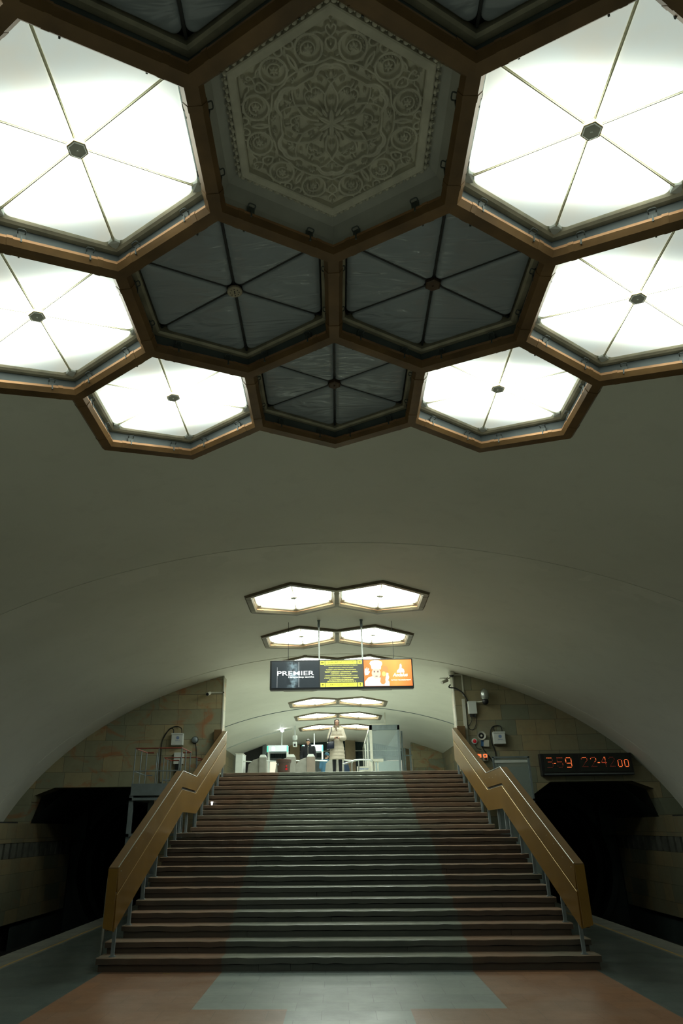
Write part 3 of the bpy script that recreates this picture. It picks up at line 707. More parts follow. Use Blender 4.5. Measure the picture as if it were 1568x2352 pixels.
petals += [petal(.06, 0, 0, .085, .030), petal(.09, .052, 30, .055, .022), petal(.39, 0, 0, .045, .020), petal(.385, .03, 50, .024, .010), petal(.365, .02, 100, .02, .009), petal(.345, .085, 60, .03, .012),
 petal(.615, 0, 0, .022, .011), petal(.77, 0, 0, .018, .010), petal(.50, .225, 20, .030, .012), petal(.535, .245, 60, .024, .010), petal(.70, .19, 60, .028, .010), petal(.535, .045, 60, .026, .010),
 petal(.64, .075, 30, .026, .010), petal(.31, .1617, 30, .034, .012), petal(.35, .235, 60, .02, .01), petal(.66, .30, -20, .022, .009), petal(.19, .012, 0, .03, .010)]
step = .0036; g = np.arange(-.82, .8201, step); X, Y = np.meshgrid(g, g)
Rr = np.hypot(X, Y); th = np.degrees(np.arctan2(Y, X))-90
th = np.mod(th, 60); th = np.minimum(th, 60-th); fx = Rr*np.cos(np.radians(th)); fy = Rr*np.sin(np.radians(th))
H = np.zeros_like(X)
def carve(px_, py_):
    h = np.zeros_like(px_)
    for pl, w0, w1 in strands:
        best = np.full_like(px_, 9.); ww = np.full_like(px_, w0); L_ = len(pl)-1
        for i in range(L_):
            ax, ay = pl[i]; bx, by = pl[i+1]; dx, dy = bx-ax, by-ay; l2 = dx*dx+dy*dy+1e-12
            tt = np.clip(((px_-ax)*dx+(py_-ay)*dy)/l2, 0, 1); dd = np.hypot(px_-ax-tt*dx, py_-ay-tt*dy)
            m_ = dd < best; best = np.where(m_, dd, best); ww = np.where(m_, w0+(w1-w0)*(i+tt)/L_, ww)
        q = np.clip((ww*1.1+.003-best)/.0075, 0, 1); q = q*q*(3-2*q); grv = 1-.16*np.exp(-(best/.003)**2)
        h = np.maximum(h, q*grv*.048)
    for cx, cy, a, l, w1 in petals:
        lx = (px_-cx)*math.cos(a)+(py_-cy)*math.sin(a); ly = -(px_-cx)*math.sin(a)+(py_-cy)*math.cos(a)
        e = 1-np.sqrt((lx/l)**2+(np.abs(ly)/w1)**1.6); q = np.clip(e*2.6, 0, 1); q = q*q*(3-2*q)*(1-.18*np.exp(-(ly/.0025)**2)); h = np.maximum(h, q*.050)
    return h
mk_ = (np.maximum.reduce([np.abs(X*math.cos(rad(60*k))+Y*math.sin(rad(60*k))) for k in range(3)]) < .712)
ii = np.where(mk_); H[ii] = carve(fx[ii], fy[ii])
# mirrored strands that cross the fold are joined by evaluating the reflected point too
H[ii] = np.maximum(H[ii], carve(fx[ii], -fy[ii]))
f2x = fx[ii]*math.cos(rad(60))+fy[ii]*math.sin(rad(60)); f2y = fx[ii]*math.sin(rad(60))-fy[ii]*math.cos(rad(60)); pass
idx = -np.ones(X.shape, int); idx[ii] = np.arange(len(ii[0]))
vs = np.stack([X[ii], Y[ii], ZP-H[ii]], 1)
a_, b_, c_, d_ = idx[:-1, :-1], idx[:-1, 1:], idx[1:, 1:], idx[1:, :-1]; ok = (a_ >= 0) & (b_ >= 0) & (c_ >= 0) & (d_ >= 0)
me = bpy.data.meshes.new('relief'); me.from_pydata(vs.tolist(), [], np.stack([a_[ok], d_[ok], c_[ok], b_[ok]], 1).tolist())
me.materials.append(M['carve']); me.polygons.foreach_set('use_smooth', [True]*len(me.polygons))
o = bpy.data.objects.new('relief', me); COL.objects.link(o); o.parent = cp
for k in range(6):
    a = rad(60*k)
    for s_ in (-.29, .29):
        o = bpy.data.objects.new('clip', CLIP); COL.objects.link(o); o.parent = cp
        o.location = (.93*math.cos(a)-s_*math.sin(a), .93*math.sin(a)+s_*math.cos(a), .0); o.rotation_euler = (0, 0, a-PI/2)

# ------------------------------------------------------------------ hanging sign
SY = 17.2
sg = empty('hanging_sign', (0.07, SY, 5.04), 'backlit three part direction and advertising sign hanging over the stairs on rods', 'sign')
def sx(a): return -1.68+(a-52)/1448*3.51
def sz(b): return 5.73-(b-75)/290*.69
M['signblack'] = simple('sign_black', (.02, .025, .03), .25, 0, .3, 3, emit=(.25, .33, .36), es=.10)
M['signdark'] = simple('sign_charcoal', (.05, .055, .05), .35, 0, .05, emit=(.3, .33, .28), es=.22)
M['signyel'] = simple('sign_yellow', (.6, .6, .08), .4, 0, .02, emit=(.78, .80, .07), es=.95)
M['signyt'] = simple('sign_yellow_text', (.6, .6, .1), .4, 0, .02, emit=(.80, .80, .22), es=1.0)
M['signwhite'] = simple('sign_white', (.7, .7, .7), .4, 0, .02, emit=(.95, 1, .98), es=1.1)
M['signink'] = simple('sign_ink', (.015, .02, .015), .5, 0, .05)
M['signskin'] = simple('sign_skin', (.6, .4, .3), .5, 0, .03, emit=(.85, .62, .52), es=.8)
M['signsaus'] = simple('sign_sausage', (.6, .2, .05), .5, 0, .05, emit=(1, .30, .12), es=.85)
M['signgrey'] = simple('sign_grey', (.5, .5, .5), .5, 0, .03, emit=(.55, .58, .62), es=.9)
m = mat('sign_orange'); n = N(m); v = n.obj(); x, y, z = n.xyz(v)
f = n.ramp(n.math('ADD', n.math('ABSOLUTE', n.math('SUBTRACT', x, 1.35)), n.math('MULTIPLY', z, -.5)), -.30, .42)
n.put(n.b.inputs['Base Color'], (.5, .2, .03, 1)); n.put(n.b.inputs['Emission Color'], n.mix(f, (1, .52, .14, 1), (.92, .11, .04, 1))); n.b.inputs['Emission Strength'].default_value = .95; M['signorange'] = m
m = mat('sign_night'); n = N(m); v = n.obj(); x, y, z = n.xyz(v)
b = n.math('EXPONENT', n.math('MULTIPLY', n.math('POWER', n.math('DIVIDE', n.math('ADD', x, 1.20), .10), 2.0), -1.0))
b = n.math('MULTIPLY', b, n.ramp(n.noise(v, 5, 4), .42, .62)); c = n.mix(b, (.016, .024, .030, 1), (.42, .62, .66, 1))
n.put(n.b.inputs['Base Color'], (.03, .035, .04, 1)); n.put(n.b.inputs['Emission Color'], c); n.b.inputs['Emission Strength'].default_value = .9; n.b.inputs['Roughness'].default_value = .3; M['signnight'] = m
MB().box(-1.70, 1.85, SY, SY+.20, 5.02, 5.745).build('case', 'black', sg, bevel=.01)
F0 = SY-.006
def quad(name, a0, b0, a1, b1, m, par=None, dy=0.0, th=.004): return MB().box(sx(a0), sx(a1), F0-dy-th, F0-dy, sz(b1), sz(b0)).build(name, m, par or sg)
left = quad('advert_panel', 62, 82, 548, 356, 'signnight'); left['label'] = 'dark advert with white lettering'
mid = quad('direction_panel', 554, 80, 1002, 356, 'signdark'); mid['label'] = 'charcoal panel with yellow exit lettering'
right = quad('advert_panel', 1008, 80, 1496, 350, 'signorange'); right['label'] = 'orange advert with a cook'
def st_(par, body, a0, b0, a1, b1, m, dy=.006, **k): return textobj('lettering', body, (sx(a0)+sx(a1))/2, (sz(b0)+sz(b1))/2, sx(a1)-sx(a0), sz(b0)-sz(b1), m, par, F0-dy, **k)
st_(left, 'PREMIER', 120, 183, 497, 228, 'signwhite', bold=.006)
st_(left, 'Hamyonbop texnika', 235, 235, 497, 259, 'signwhite', bold=.008)
quad('frame_edge', 340, 90, 343, 350, 'signgrey', left, .0045, .001); quad('frame_edge', 118, 140, 120, 350, 'signgrey', left, .0045, .001)
for (a0, a1, b0, b1) in ((562, 608, 81, 120), (614, 935, 81, 120), (943, 990, 81, 120), (562, 608, 311, 352), (614, 935, 311, 352), (943, 990, 311, 352)):
    quad('yellow_field', a0, b0, a1, b1, 'signyel', mid, .0045, .002)
st_(mid, 'SHAHARGA CHIQISH', 640, 89, 910, 108, 'signink', .009); st_(mid, 'ВЫХОД В ГОРОД', 660, 320, 897, 340, 'signink', .009)
lines = ["BUNYODKOR SHOH KO'CHASI / ПРОСПЕКТ БУНЁДКОР", "MUQIMIY KO'CHASI / УЛИЦА МУКИМИЙ", '"FLAGMAN" SAVDO MARKAZI / ТРЦ «ФЛАГМАН»', '"MAKRO" SUPERMARKETI / СУПЕРМАРКЕТ «МАКРО»',
 "1-RESPUBLIKA TIBBIYOT KOLLEJI /", "1-Й РЕСПУБЛИКАНСКИЙ МЕДИЦИНСКИЙ КОЛЛЕДЖ", '«F-MART» SUPERMARKETI / СУПЕРМАРКЕТ «F-MART»', "18- VILOYAT MARKAZIY SHIFOXONASI /", "ЦЕНТРАЛЬНАЯ ОБЛАСТНАЯ БОЛЬНИЦА № 18"]
for L_, (b, a0, a1) in zip(lines, ((131, 603, 945), (154, 648, 901), (176, 620, 930), (198, 608, 943), (220, 667, 886), (237, 608, 945), (260, 600, 952), (281, 652, 903), (297, 632, 924))):
    st_(mid, L_, a0, b-6, a1, b+6, 'signyt', .007, bold=.02)
def arrow(a, b, d):
    t = MB(); cx, cz = sx(a), sz(b); R_ = {'l': PI, 'r': 0, 'u': PI/2}[d]
    def P(p): return (cx+p[0]*math.cos(R_)-p[1]*math.sin(R_), cz+p[0]*math.sin(R_)+p[1]*math.cos(R_))
    t.prism([P(p) for p in ((-.034, -.006), (.01, -.006), (-.006, -.022), (.010, -.022), (.034, 0), (.010, .022), (-.006, .022), (.01, .006), (-.034, .006))], F0-.011, F0-.008, 'y'); t.build('arrow', 'signink', mid)
arrow(585, 100, 'l'); arrow(966, 100, 'r'); arrow(585, 331, 'u'); arrow(966, 331, 'u')
def flat(name, poly, m, dy): 
    t = MB(); t.prism([(sx(a), sz(b)) for a, b in poly], F0-dy-.006, F0-dy-.004, 'y'); return t.build(name, m, right)
def ell_(cx, cy, rx, ry, n_=20, a0=0): return [(cx+rx*math.cos(2*PI*i/n_), cy+ry*math.sin(2*PI*i/n_)) for i in range(n_)]
flat('cook_coat', [(1014, 348), (1014, 305), (1050, 262), (1090, 250), (1150, 262), (1230, 275), (1262, 310), (1262, 348)], 'signwhite', .002)
flat('cook_face', ell_(1132, 220, 46, 55), 'signskin', .005)
flat('cook_hat', [(1088, 178), (1082, 140), (1068, 118), (1082, 92), (1120, 84), (1160, 86), (1192, 100), (1198, 125), (1184, 150), (1180, 182), (1130, 170)], 'signwhite', .008)
for e_ in ((1114, 205), (1150, 205)): flat('cook_eye', ell_(e_[0], e_[1], 8, 4), 'signink', .008)
flat('cook_mouth', ell_(1134, 250, 14, 3), 'signink', .008); flat('cook_eyebrow', ell_(1114, 196, 11, 2), 'signink', .009); flat('cook_eyebrow', ell_(1150, 196, 11, 2), 'signink', .009)
flat('cook_hand', [(1020, 240), (1014, 205), (1018, 170), (1026, 168), (1028, 195), (1036, 160), (1044, 162), (1040, 196), (1054, 166), (1062, 170), (1050, 205), (1066, 196), (1068, 206), (1048, 235)], 'signwhite', .006)
flat('sausage', [(1206, 150), (1232, 146), (1250, 158), (1252, 185), (1222, 320), (1206, 335), (1180, 330), (1168, 310), (1172, 280)], 'signsaus', .010)
flat('sausage_label', ell_(1210, 228, 20, 24), 'signyt', .013)
flat('cook_fingers', [(1238, 215), (1256, 222), (1254, 240), (1262, 262), (1248, 300), (1230, 312), (1222, 290)], 'signwhite', .012)
flat('logo_figure', [(1372, 160), (1376, 130), (1390, 122), (1398, 145), (1394, 168), (1416, 180), (1424, 215), (1340, 218), (1346, 192), (1362, 180)], 'signgrey', .003)
st_(right, 'Andalus', 1300, 218, 1452, 256, 'signwhite', .010, bold=.02, shear=.25)
st_(right, 'TAMIRIS ETTIRINGLAR!' if False else 'ta’mi betakror!', 1280, 284, 1478, 297, 'signwhite', .010, bold=.02)
for x in (-.47, .62):
    t = MB(); zt = vz(x); t.tube((x, SY+.1, 5.74), (x, SY+.1, zt), .019, n_=8); t.build('rod', 'white', sg, smooth=True)
    t = MB(); t.lathe((x, SY+.1, 0), [(.02, zt-.20), (.035, zt-.16), (.03, zt-.05), (.05, zt+.02)], 10); t.build('rod_cup', 'greyp', sg, smooth=True)
for x in (-1.25, 1.40):
    t = MB(); t.tube((x, SY+.1, 5.74), (x, SY+.1, vz(x)), .006, n_=6); t.build('wire', 'blackm', sg)

# ------------------------------------------------------------------ equipment on the end walls
WY = 22.17
def E(name, x, z, label, cat, group=None): return empty(name, (x, WY, z), label, cat, group)
def router(xc, zc, label, cables):
    r = E('equipment_box', xc, zc, label, 'box'); hw, hh = .175, .175
    MB().box(xc-hw, xc+hw, WY-.20, WY-.02, zc-hh, zc+hh).build('case', 'white', r, bevel=.008)
    MB().box(xc-hw-.006, xc+hw+.006, WY-.215, WY-.195, zc+hh-.035, zc+hh+.005).build('lid', 'white', r)
    t = MB(); t.lathe((xc+.02, 0, zc+.04), [(.052, WY-.204), (.052, WY-.2005)], 24, 'y'); lg = t.build('logo', 'blue', r)
    t = MB()
    for k in (-.028, 0, .028):
        w2 = math.sqrt(.05**2-k*k); t.box(xc+.02-w2, xc+.02+w2, WY-.206, WY-.203, zc+.04+k-.002, zc+.04+k+.002)
    for q in (.4, 1.0):
        pts = [(xc+.02+q*.046*math.cos(a), WY-.205, zc+.04+.05*math.sin(a)) for a in np.linspace(0, 2*PI, 20)]; t.sweep(pts, .0018, 5, False)
    t.build('logo_lines', 'white', lg)
    textobj('lettering', 'uztelecom', xc+.02, zc-.045, .15, .022, 'blue', r, WY-.203, bold=.02)
    t = MB()
    for c in cables: t.sweep([(a, WY-.10 if i < 2 else WY-.03, b) for i, (a, b) in enumerate(c)], .014, 7)
    t.build('cable', 'cable', r, smooth=True)
router(-4.98, 4.435, 'white equipment box with blue globe logo on the left end wall', [[(-4.86, 4.60), (-4.89, 4.76), (-5.04, 4.83), (-5.2, 4.8), (-5.35, 4.66), (-5.45, 4.48), (-5.48, 4.26), (-5.47, 3.3), (-5.4, 3.2)], [(-5.12, 4.60), (-5.14, 4.74), (-5.26, 4.77), (-5.38, 4.6), (-5.44, 4.48)]])
router(4.855, 4.345, 'white equipment box with blue globe logo on the right end wall', [[(4.98, 4.51), (4.95, 4.69), (4.82, 4.72), (4.68, 4.65), (4.62, 4.47), (4.65, 4.19), (4.71, 3.96), (4.74, 3.4)], [(4.74, 4.51), (4.72, 4.65), (4.65, 4.6), (4.63, 4.45)]])
r = E('junction_box', -4.91, 3.9, 'pale junction box below the logo box on the left end wall', 'box')
MB().box(-5.06, -4.77, WY-.12, WY-.01, 3.72, 4.05).build('case', 'white', r, bevel=.008); MB().box(-5.0, -4.9, WY-.10, WY-.01, 3.45, 3.72).build('plug', 'black', r)
t = MB(); t.sweep([(-4.86, WY-.05, 3.72), (-4.85, WY-.05, 3.5), (-4.87, WY-.05, 3.2)], .012, 6); t.build('cable', 'cable', r)
r = E('alarm_bell', -4.46, 4.42, 'round grey alarm bell on the left end wall', 'bell')
MB().lathe((-4.46, 0, 4.42), [(.11, WY-.01), (.11, WY-.03), (.09, WY-.06), (.085, WY-.06)], 24, 'y').build('back_plate', 'black', r, smooth=True)
t = MB(); t.ball((-4.46, WY-.055, 4.42), .095, .06, .095, 20, 12); t.build('dome', 'greyp', r, smooth=True)
t = MB(); t.sweep([(-4.43, WY-.02, 4.32), (-4.39, WY-.02, 4.08), (-4.36, WY-.02, 3.56), (-4.36, WY-.02, 3.2)], .009, 6); t.build('cable', 'cable', r)
r = E('security_camera', -4.07, 5.82, 'small white bullet camera high on the left end wall', 'camera')
t = MB(); t.box(-3.66, -3.62, WY-.04, WY-.0, 5.83, 6.36); t.box(-4.05, -3.62, WY-.04, WY-.0, 5.83, 5.87); t.build('conduit', 'offw', r)
t = MB(); t.tube((-4.07, WY-.03, 5.84), (-4.08, WY-.40, 5.74), .05, .052, 14); t.build('camera_body', 'offw', r, smooth=True)
t = MB(); t.tube((-4.08, WY-.395, 5.742), (-4.08, WY-.41, 5.737), .045, n_=14); t.build('lens', 'black', r)
tag(MB().box(-3.655, -3.615, WY-.03, WY, 4.70, 5.80).build('cable_trunking', 'offw'), 'thin white cable trunking down the edge of the left pier', 'trunking')
# right pier
r = E('security_camera', 3.57, 6.32, 'white dome and bullet camera pair at the top corner of the right pier', 'camera')
MB().lathe((3.60, WY-.08, 0), [(.09, 6.26), (.10, 6.33), (.10, 6.36)], 18).build('mount', 'offw', r, smooth=True)
t = MB(); t.ball((3.60, WY-.08, 6.26), .075, .075, .06, 16, 8); t.build('dome', 'black', r, smooth=True)
t = MB(); t.sweep([(3.58, WY-.06, 6.24), (3.50, WY-.12, 6.16), (3.44, WY-.2, 6.17), (3.40, WY-.22, 6.10)], .018, 8); t.build('arm', 'offw', r, smooth=True)
t = MB(); t.tube((3.44, WY-.15, 6.10), (3.24, WY-.32, 6.0), .048, n_=14); t.box(3.2, 3.46, WY-.3, WY-.1, 6.145, 6.155, Matrix.Identity(4)); t.build('camera_body', 'offw', r, smooth=True)
t = MB(); t.box(3.62, 3.665, WY-.03, WY, 5.90, 6.37); t.box(3.62, 3.64, WY-.02, WY, 4.66, 5.90); tag(t.build('cable_trunking', 'offw'), 'white trunking strip on the inner edge of the right pier', 'trunking')
t = MB(); t.box(3.66, 3.95, WY-.03, WY, 6.27, 6.31); t.box(3.905, 3.95, WY-.03, WY, 5.62, 6.27); tag(t.build('cable_trunking', 'offw'), 'narrow white trunking from the vault down to the trunking on the right pier', 'trunking')
t = MB(); t.prism([(3.86, 5.54), (3.95, 5.54), (3.94, 4.16), (3.84, 4.16)], WY-.06, WY, 'y'); t.box(3.87, 3.93, WY-.07, WY, 5.32, 5.36); tag(t.build('cable_trunking', 'offw'), 'wide pale green-white trunking beside the grey cabinet on the right pier', 'trunking')
r = E('control_cabinet', 4.14, 5.25, 'light grey control cabinet with cables below on the right pier', 'cabinet')
MB().box(4.02, 4.27, WY-.16, WY-.01, 5.07, 5.45).build('case', 'white', r, bevel=.006)
t = MB()
for i in range(5): t.lathe((4.07+.04*i, WY-.08, 0), [(.015, 5.07), (.017, 5.03), (.012, 4.98)], 8)
t.build('cable_gland', 'black', r)
t = MB(); t.sweep([(4.09, WY-.08, 5.0), (4.10, WY-.06, 4.88), (4.02, WY-.03, 4.75), (3.98, WY-.03, 4.74)], .010, 6); t.sweep([(4.23, WY-.08, 5.0), (4.24, WY-.05, 4.85), (4.18, WY-.03, 4.68), (4.08, WY-.02, 4.61), (3.97, WY-.02, 4.72), (3.965, WY-.02, 5.15), (3.99, WY-.03, 5.40)], .010, 6)
t.build('cable', 'cable', r, smooth=True)
r = E('dome_camera', 4.53, 5.5, 'silver and black dome camera on an arm beside the grey cabinet', 'camera')
t = MB(); t.tube((4.26, WY-.10, 5.425), (4.50, WY-.22, 5.425), .022, n_=8); t.build('arm', 'offw', r)
MB().lathe((4.54, WY-.24, 0), [(.04, 5.80), (.07, 5.77), (.11, 5.73), (.125, 5.66), (.125, 5.55), (.11, 5.50), (.10, 5.48)], 20).build('shroud', 'steel', r, smooth=True)
t = MB(); t.ball((4.54, WY-.24, 5.42), .098, .098, .105, 20, 12); t.build('camera_ball', 'black', r, smooth=True)
t = MB(); t.sweep([(3.54, WY-.05, 5.98), (3.49, WY-.08, 5.89), (3.68, WY-.08, 5.86), (3.88, WY-.09, 5.73), (3.98, WY-.09, 5.57), (4.04, WY-.08, 5.43)], .022, 8); tag(t.build('cable_hose', 'cable', smooth=True), 'thick black hose curving from the pier edge to the grey cabinet', 'cable')
r = E('horn_loudspeaker', 4.33, 4.42, 'round pale horn loudspeaker above the blue and white box', 'loudspeaker')
MB().lathe((4.33, 0, 4.42), [(.02, WY-.02), (.05, WY-.05), (.12, WY-.15), (.13, WY-.16), (.12, WY-.158), (.045, WY-.07)], 26, 'y').build('horn', 'offw', r, smooth=True)
MB().lathe((4.33, 0, 4.42), [(.085, WY-.118), (.08, WY-.122), (.02, WY-.125)], 20, 'y').build('throat', 'black', r); MB().lathe((4.33, 0, 4.42), [(.035, WY-.12), (.03, WY-.145), (.01, WY-.15)], 16, 'y').build('cone', 'offw', r, smooth=True)
r = E('siren_light', 4.12, 4.27, 'small round red warning light with a white ring', 'warning light')
MB().lathe((4.12, 0, 4.27), [(.085, WY-.005), (.085, WY-.05), (.07, WY-.06), (.055, WY-.06)], 24, 'y').build('ring', 'white', r, smooth=True)
t = MB(); t.ball((4.12, WY-.055, 4.27), .058, .04, .058, 16, 8); t.build('lens', 'red', r, smooth=True)
t = MB(); t.sweep([(4.13, WY-.02, 4.20), (4.18, WY-.02, 4.07), (4.31, WY-.02, 4.04)], .007, 6); t.build('cable', 'cable', r)
r = E('wall_box', 4.42, 4.2, 'tilted off-white box with a blue side on the right end wall', 'box')
Rm = Matrix.Translation((4.46, WY, 4.20)) @ Matrix.Rotation(rad(5), 4, 'Y')
MB().box(-.08, .08, -.13, -.01, -.10, .10, Rm).build('case', 'offw', r, bevel=.006); MB().box(-.15, -.08, -.09, -.01, -.09, .11, Rm).build('blue_panel', 'bluebox', r)
t = MB(); t.sweep([(4.33, WY-.03, 4.3), (4.33, WY-.03, 4.12), (4.42, WY-.03, 3.95), (4.52, WY-.03, 3.82), (4.60, WY-.03, 3.67)], .012, 6); t.build('cable', 'cable', r)
# seven segment style dot digits
FONT = {'3': ["111110", "000001", "000001", "011110", "000001", "000001", "000001", "111110"], '5': ["111111", "100000", "100000", "111110", "000001", "000001", "100001", "011110"],
 '9': ["011110", "100001", "100001", "100001", "011111", "000001", "000001", "011110"], '2': ["011110", "100001", "000001", "000010", "000100", "001000", "010000", "111111"],
 '4': ["000110", "001010", "010010", "100010", "111111", "000010", "000010", "000010"], '0': ["011110", "100001", "100001", "100001", "100001", "100001", "100001", "011110"], '-': ["000000", "000000", "000000", "000000", "111100", "000000", "000000", "000000"]}
def dots(par, ch, x0, x1, z1, z0, y, ms, r_=.011):
    g = FONT[ch]; sets = {}
    for j, row in enumerate(g):
        for i, c in enumerate(row):
            if c == '1': sets.setdefault(ms(i, j), []).append((x0+(x1-x0)*i/5, z1-(z1-z0)*j/7))
    for m_, P in sets.items():
        t = MB()
        for (a, b) in P: t.lathe((a, 0, b), [(r_, y), (r_*.8, y-.004)], 8, 'y')
        o = t.build('digit', m_, par)
def ledbox(xc, label, ch):
    r = E('number_box', xc, 3.8, label, 'display', None)
    MB().box(xc-.08, xc+.08, WY-.10, WY-.01, 3.70, 3.90).build('case', 'offw', r, bevel=.006)
    MB().lathe((xc+.01, 0, 3.755), [(.042, WY-.10), (.04, WY-.115), (.01, WY-.12)], 20, 'y').build('lens', 'darkred', r, smooth=True)
    dots(r, ch, xc-.045, xc+.045, 3.885, 3.80, WY-.104, lambda i, j: 'led', .013)
ledbox(4.21, 'small white box with glowing number partly behind the right balustrade', '3'); ledbox(4.385, 'small white box with glowing zero and dark red lamp below', '0')
# clock
ck = E('digital_clock', 7.35, 3.26, 'long black digital clock display with orange digits over the right tunnel', 'clock')
MB().box(5.98, 8.68, WY-.22, WY-.02, 3.25, 3.87).build('case', 'black', ck, bevel=.012)
MB().box(6.08, 6.96, WY-.235, WY-.215, 3.35, 3.84).build('display', 'signink', ck); MB().box(7.12, 8.62, WY-.235, WY-.215, 3.35, 3.84).build('display', 'signink', ck)
MB().box(6.05, 8.66, WY-.23, WY-.21, 3.285, 3.305).build('lower_rail', 'greyp', ck)
yy = WY-.237
dots(ck, '3', 6.17, 6.33, 3.745, 3.48, yy, lambda i, j: 'led' if j == 0 else ('ledm' if j in (3, 4) else 'ledd'))
dots(ck, '-', 6.37, 6.44, 3.745, 3.48, yy, lambda i, j: 'led')
dots(ck, '5', 6.47, 6.62, 3.745, 3.48, yy, lambda i, j: 'ledm' if j in (0, 3) else ('ledm' if i > 3 and j < 6 else 'ledd'))
dots(ck, '9', 6.72, 6.88, 3.745, 3.48, yy, lambda i, j: 'led', .013)
dots(ck, '2', 7.19, 7.35, 3.745, 3.49, yy, lambda i, j: 'led' if j == 0 else ('ledm' if j < 4 else 'ledd')); dots(ck, '2', 7.46, 7.61, 3.745, 3.49, yy, lambda i, j: 'ledm' if j == 0 else ('led' if 0 < j < 4 else 'ledd'))
dots(ck, '-', 7.66, 7.74, 3.745, 3.49, yy, lambda i, j: 'led')
dots(ck, '4', 7.78, 7.91, 3.745, 3.49, yy, lambda i, j: 'led' if j < 3 and i > 2 else ('ledm' if j < 6 else 'ledd')); dots(ck, '2', 8.0, 8.15, 3.745, 3.49, yy, lambda i, j: 'ledd')
dots(ck, '0', 8.25, 8.36, 3.67, 3.48, yy, lambda i, j: 'ledm' if j == 0 else 'led', .010); dots(ck, '0', 8.44, 8.55, 3.67, 3.48, yy, lambda i, j: 'led', .010)

# ------------------------------------------------------------------ steel maintenance platform behind the left balustrade
pf = empty('maintenance_platform', (-4.7, 19.5, 0), 'raised grey steel platform with red topped railings behind the left balustrade', 'platform')
MB().box(-5.29, -3.95, 18.55, 20.6, 2.72, 2.86).build('deck', 'greyp', pf); MB().box(-5.29, -3.95, 18.53, 18.56, 2.70, 2.98).build('kick_plate', 'greyp', pf)
def rr(name, pts, r_, m): t = MB(); t.sweep(pts, r_, 6, False); t.build(name, m, pf)
def ypost(x, y, z0=2.72, z1=3.83): rr('rail_post', [(x, y, z0), (x, y, z1)], .016, 'post')
for x in (-5.27, -4.66, -4.07): ypost(x, 18.56)
for x, y in ((-5.27, 19.15), (-5.27, 19.7), (-5.0, 19.75), (-4.07, 19.1), (-4.07, 19.7)): ypost(x, y)
rr('top_rail', [(-5.08, 19.72, 3.83), (-5.27, 19.72, 3.83), (-5.27, 18.56, 3.83), (-4.07, 18.56, 3.83), (-4.07, 19.8, 3.83), (-4.3, 19.8, 3.83)], .018, 'redp')
rr('mid_rail', [(-5.08, 19.72, 3.25), (-5.27, 19.72, 3.25), (-5.27, 18.56, 3.28), (-4.07, 18.56, 3.28)], .014, 'post')
rr('top_rail', [(-4.62, 20.85, 3.72), (-4.86, 20.85, 3.72), (-4.86, 20.0, 3.72), (-3.95, 20.0, 3.72), (-3.88, 20.85, 3.72), (-4.1, 20.85, 3.72)], .016, 'redp')
rr('mid_rail', [(-4.62, 20.85, 3.15), (-4.86, 20.85, 3.15), (-4.86, 20.0, 3.15), (-4.0, 20.0, 3.15)], .013, 'post')
for x, y in ((-4.86, 20.0), (-4.86, 20.45), (-4.86, 20.85), (-4.62, 20.85), (-3.95, 20.0), (-4.1, 20.85), (-4.4, 20.0)): ypost(x, y, 2.72, 3.72)
for x, y in ((-5.27, 18.6), (-4.0, 18.6), (-5.27, 20.5), (-4.0, 20.5), (-5.0, 19.6), (-4.75, 19.2)):
    MB().box(x-.05, x+.05, y-.05, y+.05, 0, 2.72).build('leg', 'greyp', pf)
for z in (2.62, 1.80, .9):
    t = MB(); t.box(-5.36, -3.93, 18.52, 18.62, z-.03, z+.03); t.box(-5.36, -5.24, 18.52, 20.55, z-.03, z+.03); t.build('cross_beam', 'greyp', pf)
# glass screen behind the right balustrade
gs = empty('glass_screen', (4.65, 20, 0), 'tall dusty glass screen in a thin metal frame behind the right balustrade', 'screen')
t = MB(); t.box(4.15, 4.19, 19.98, 20.02, 0, 3.63); t.box(5.10, 5.15, 19.98, 20.02, 0, 3.63); t.box(4.15, 5.15, 19.98, 20.02, 3.60, 3.64); t.box(4.15, 5.15, 19.98, 20.02, 2.52, 2.57); t.build('frame', 'greyp', gs)
MB().box(4.19, 5.10, 19.995, 20.005, 2.57, 3.60).build('pane', 'mirror', gs); MB().box(4.20, 5.09, 19.985, 19.993, 3.48, 3.54).build('white_strip', 'white', gs)
MB().box(4.19, 5.10, 19.995, 20.005, .3, 2.52).build('pane', 'frost', gs)
# small glowing white shape by the left posts
t = MB(); t.lathe((-3.43, YK[16]+.2, 0), [(.018, ZK[16]), (.024, ZK[16]+.05), (.034, ZK[16]+.09), (.03, ZK[16]+.095)], 14)
M['glow'] = simple('glowing_white', (.8, .8, .8), .4, 0, 0, emit=(1, .98, .9), es=2.2)
tag(t.build('bright_spot', 'glow', smooth=True), 'tiny bright white spot on a step by the left posts', 'light')

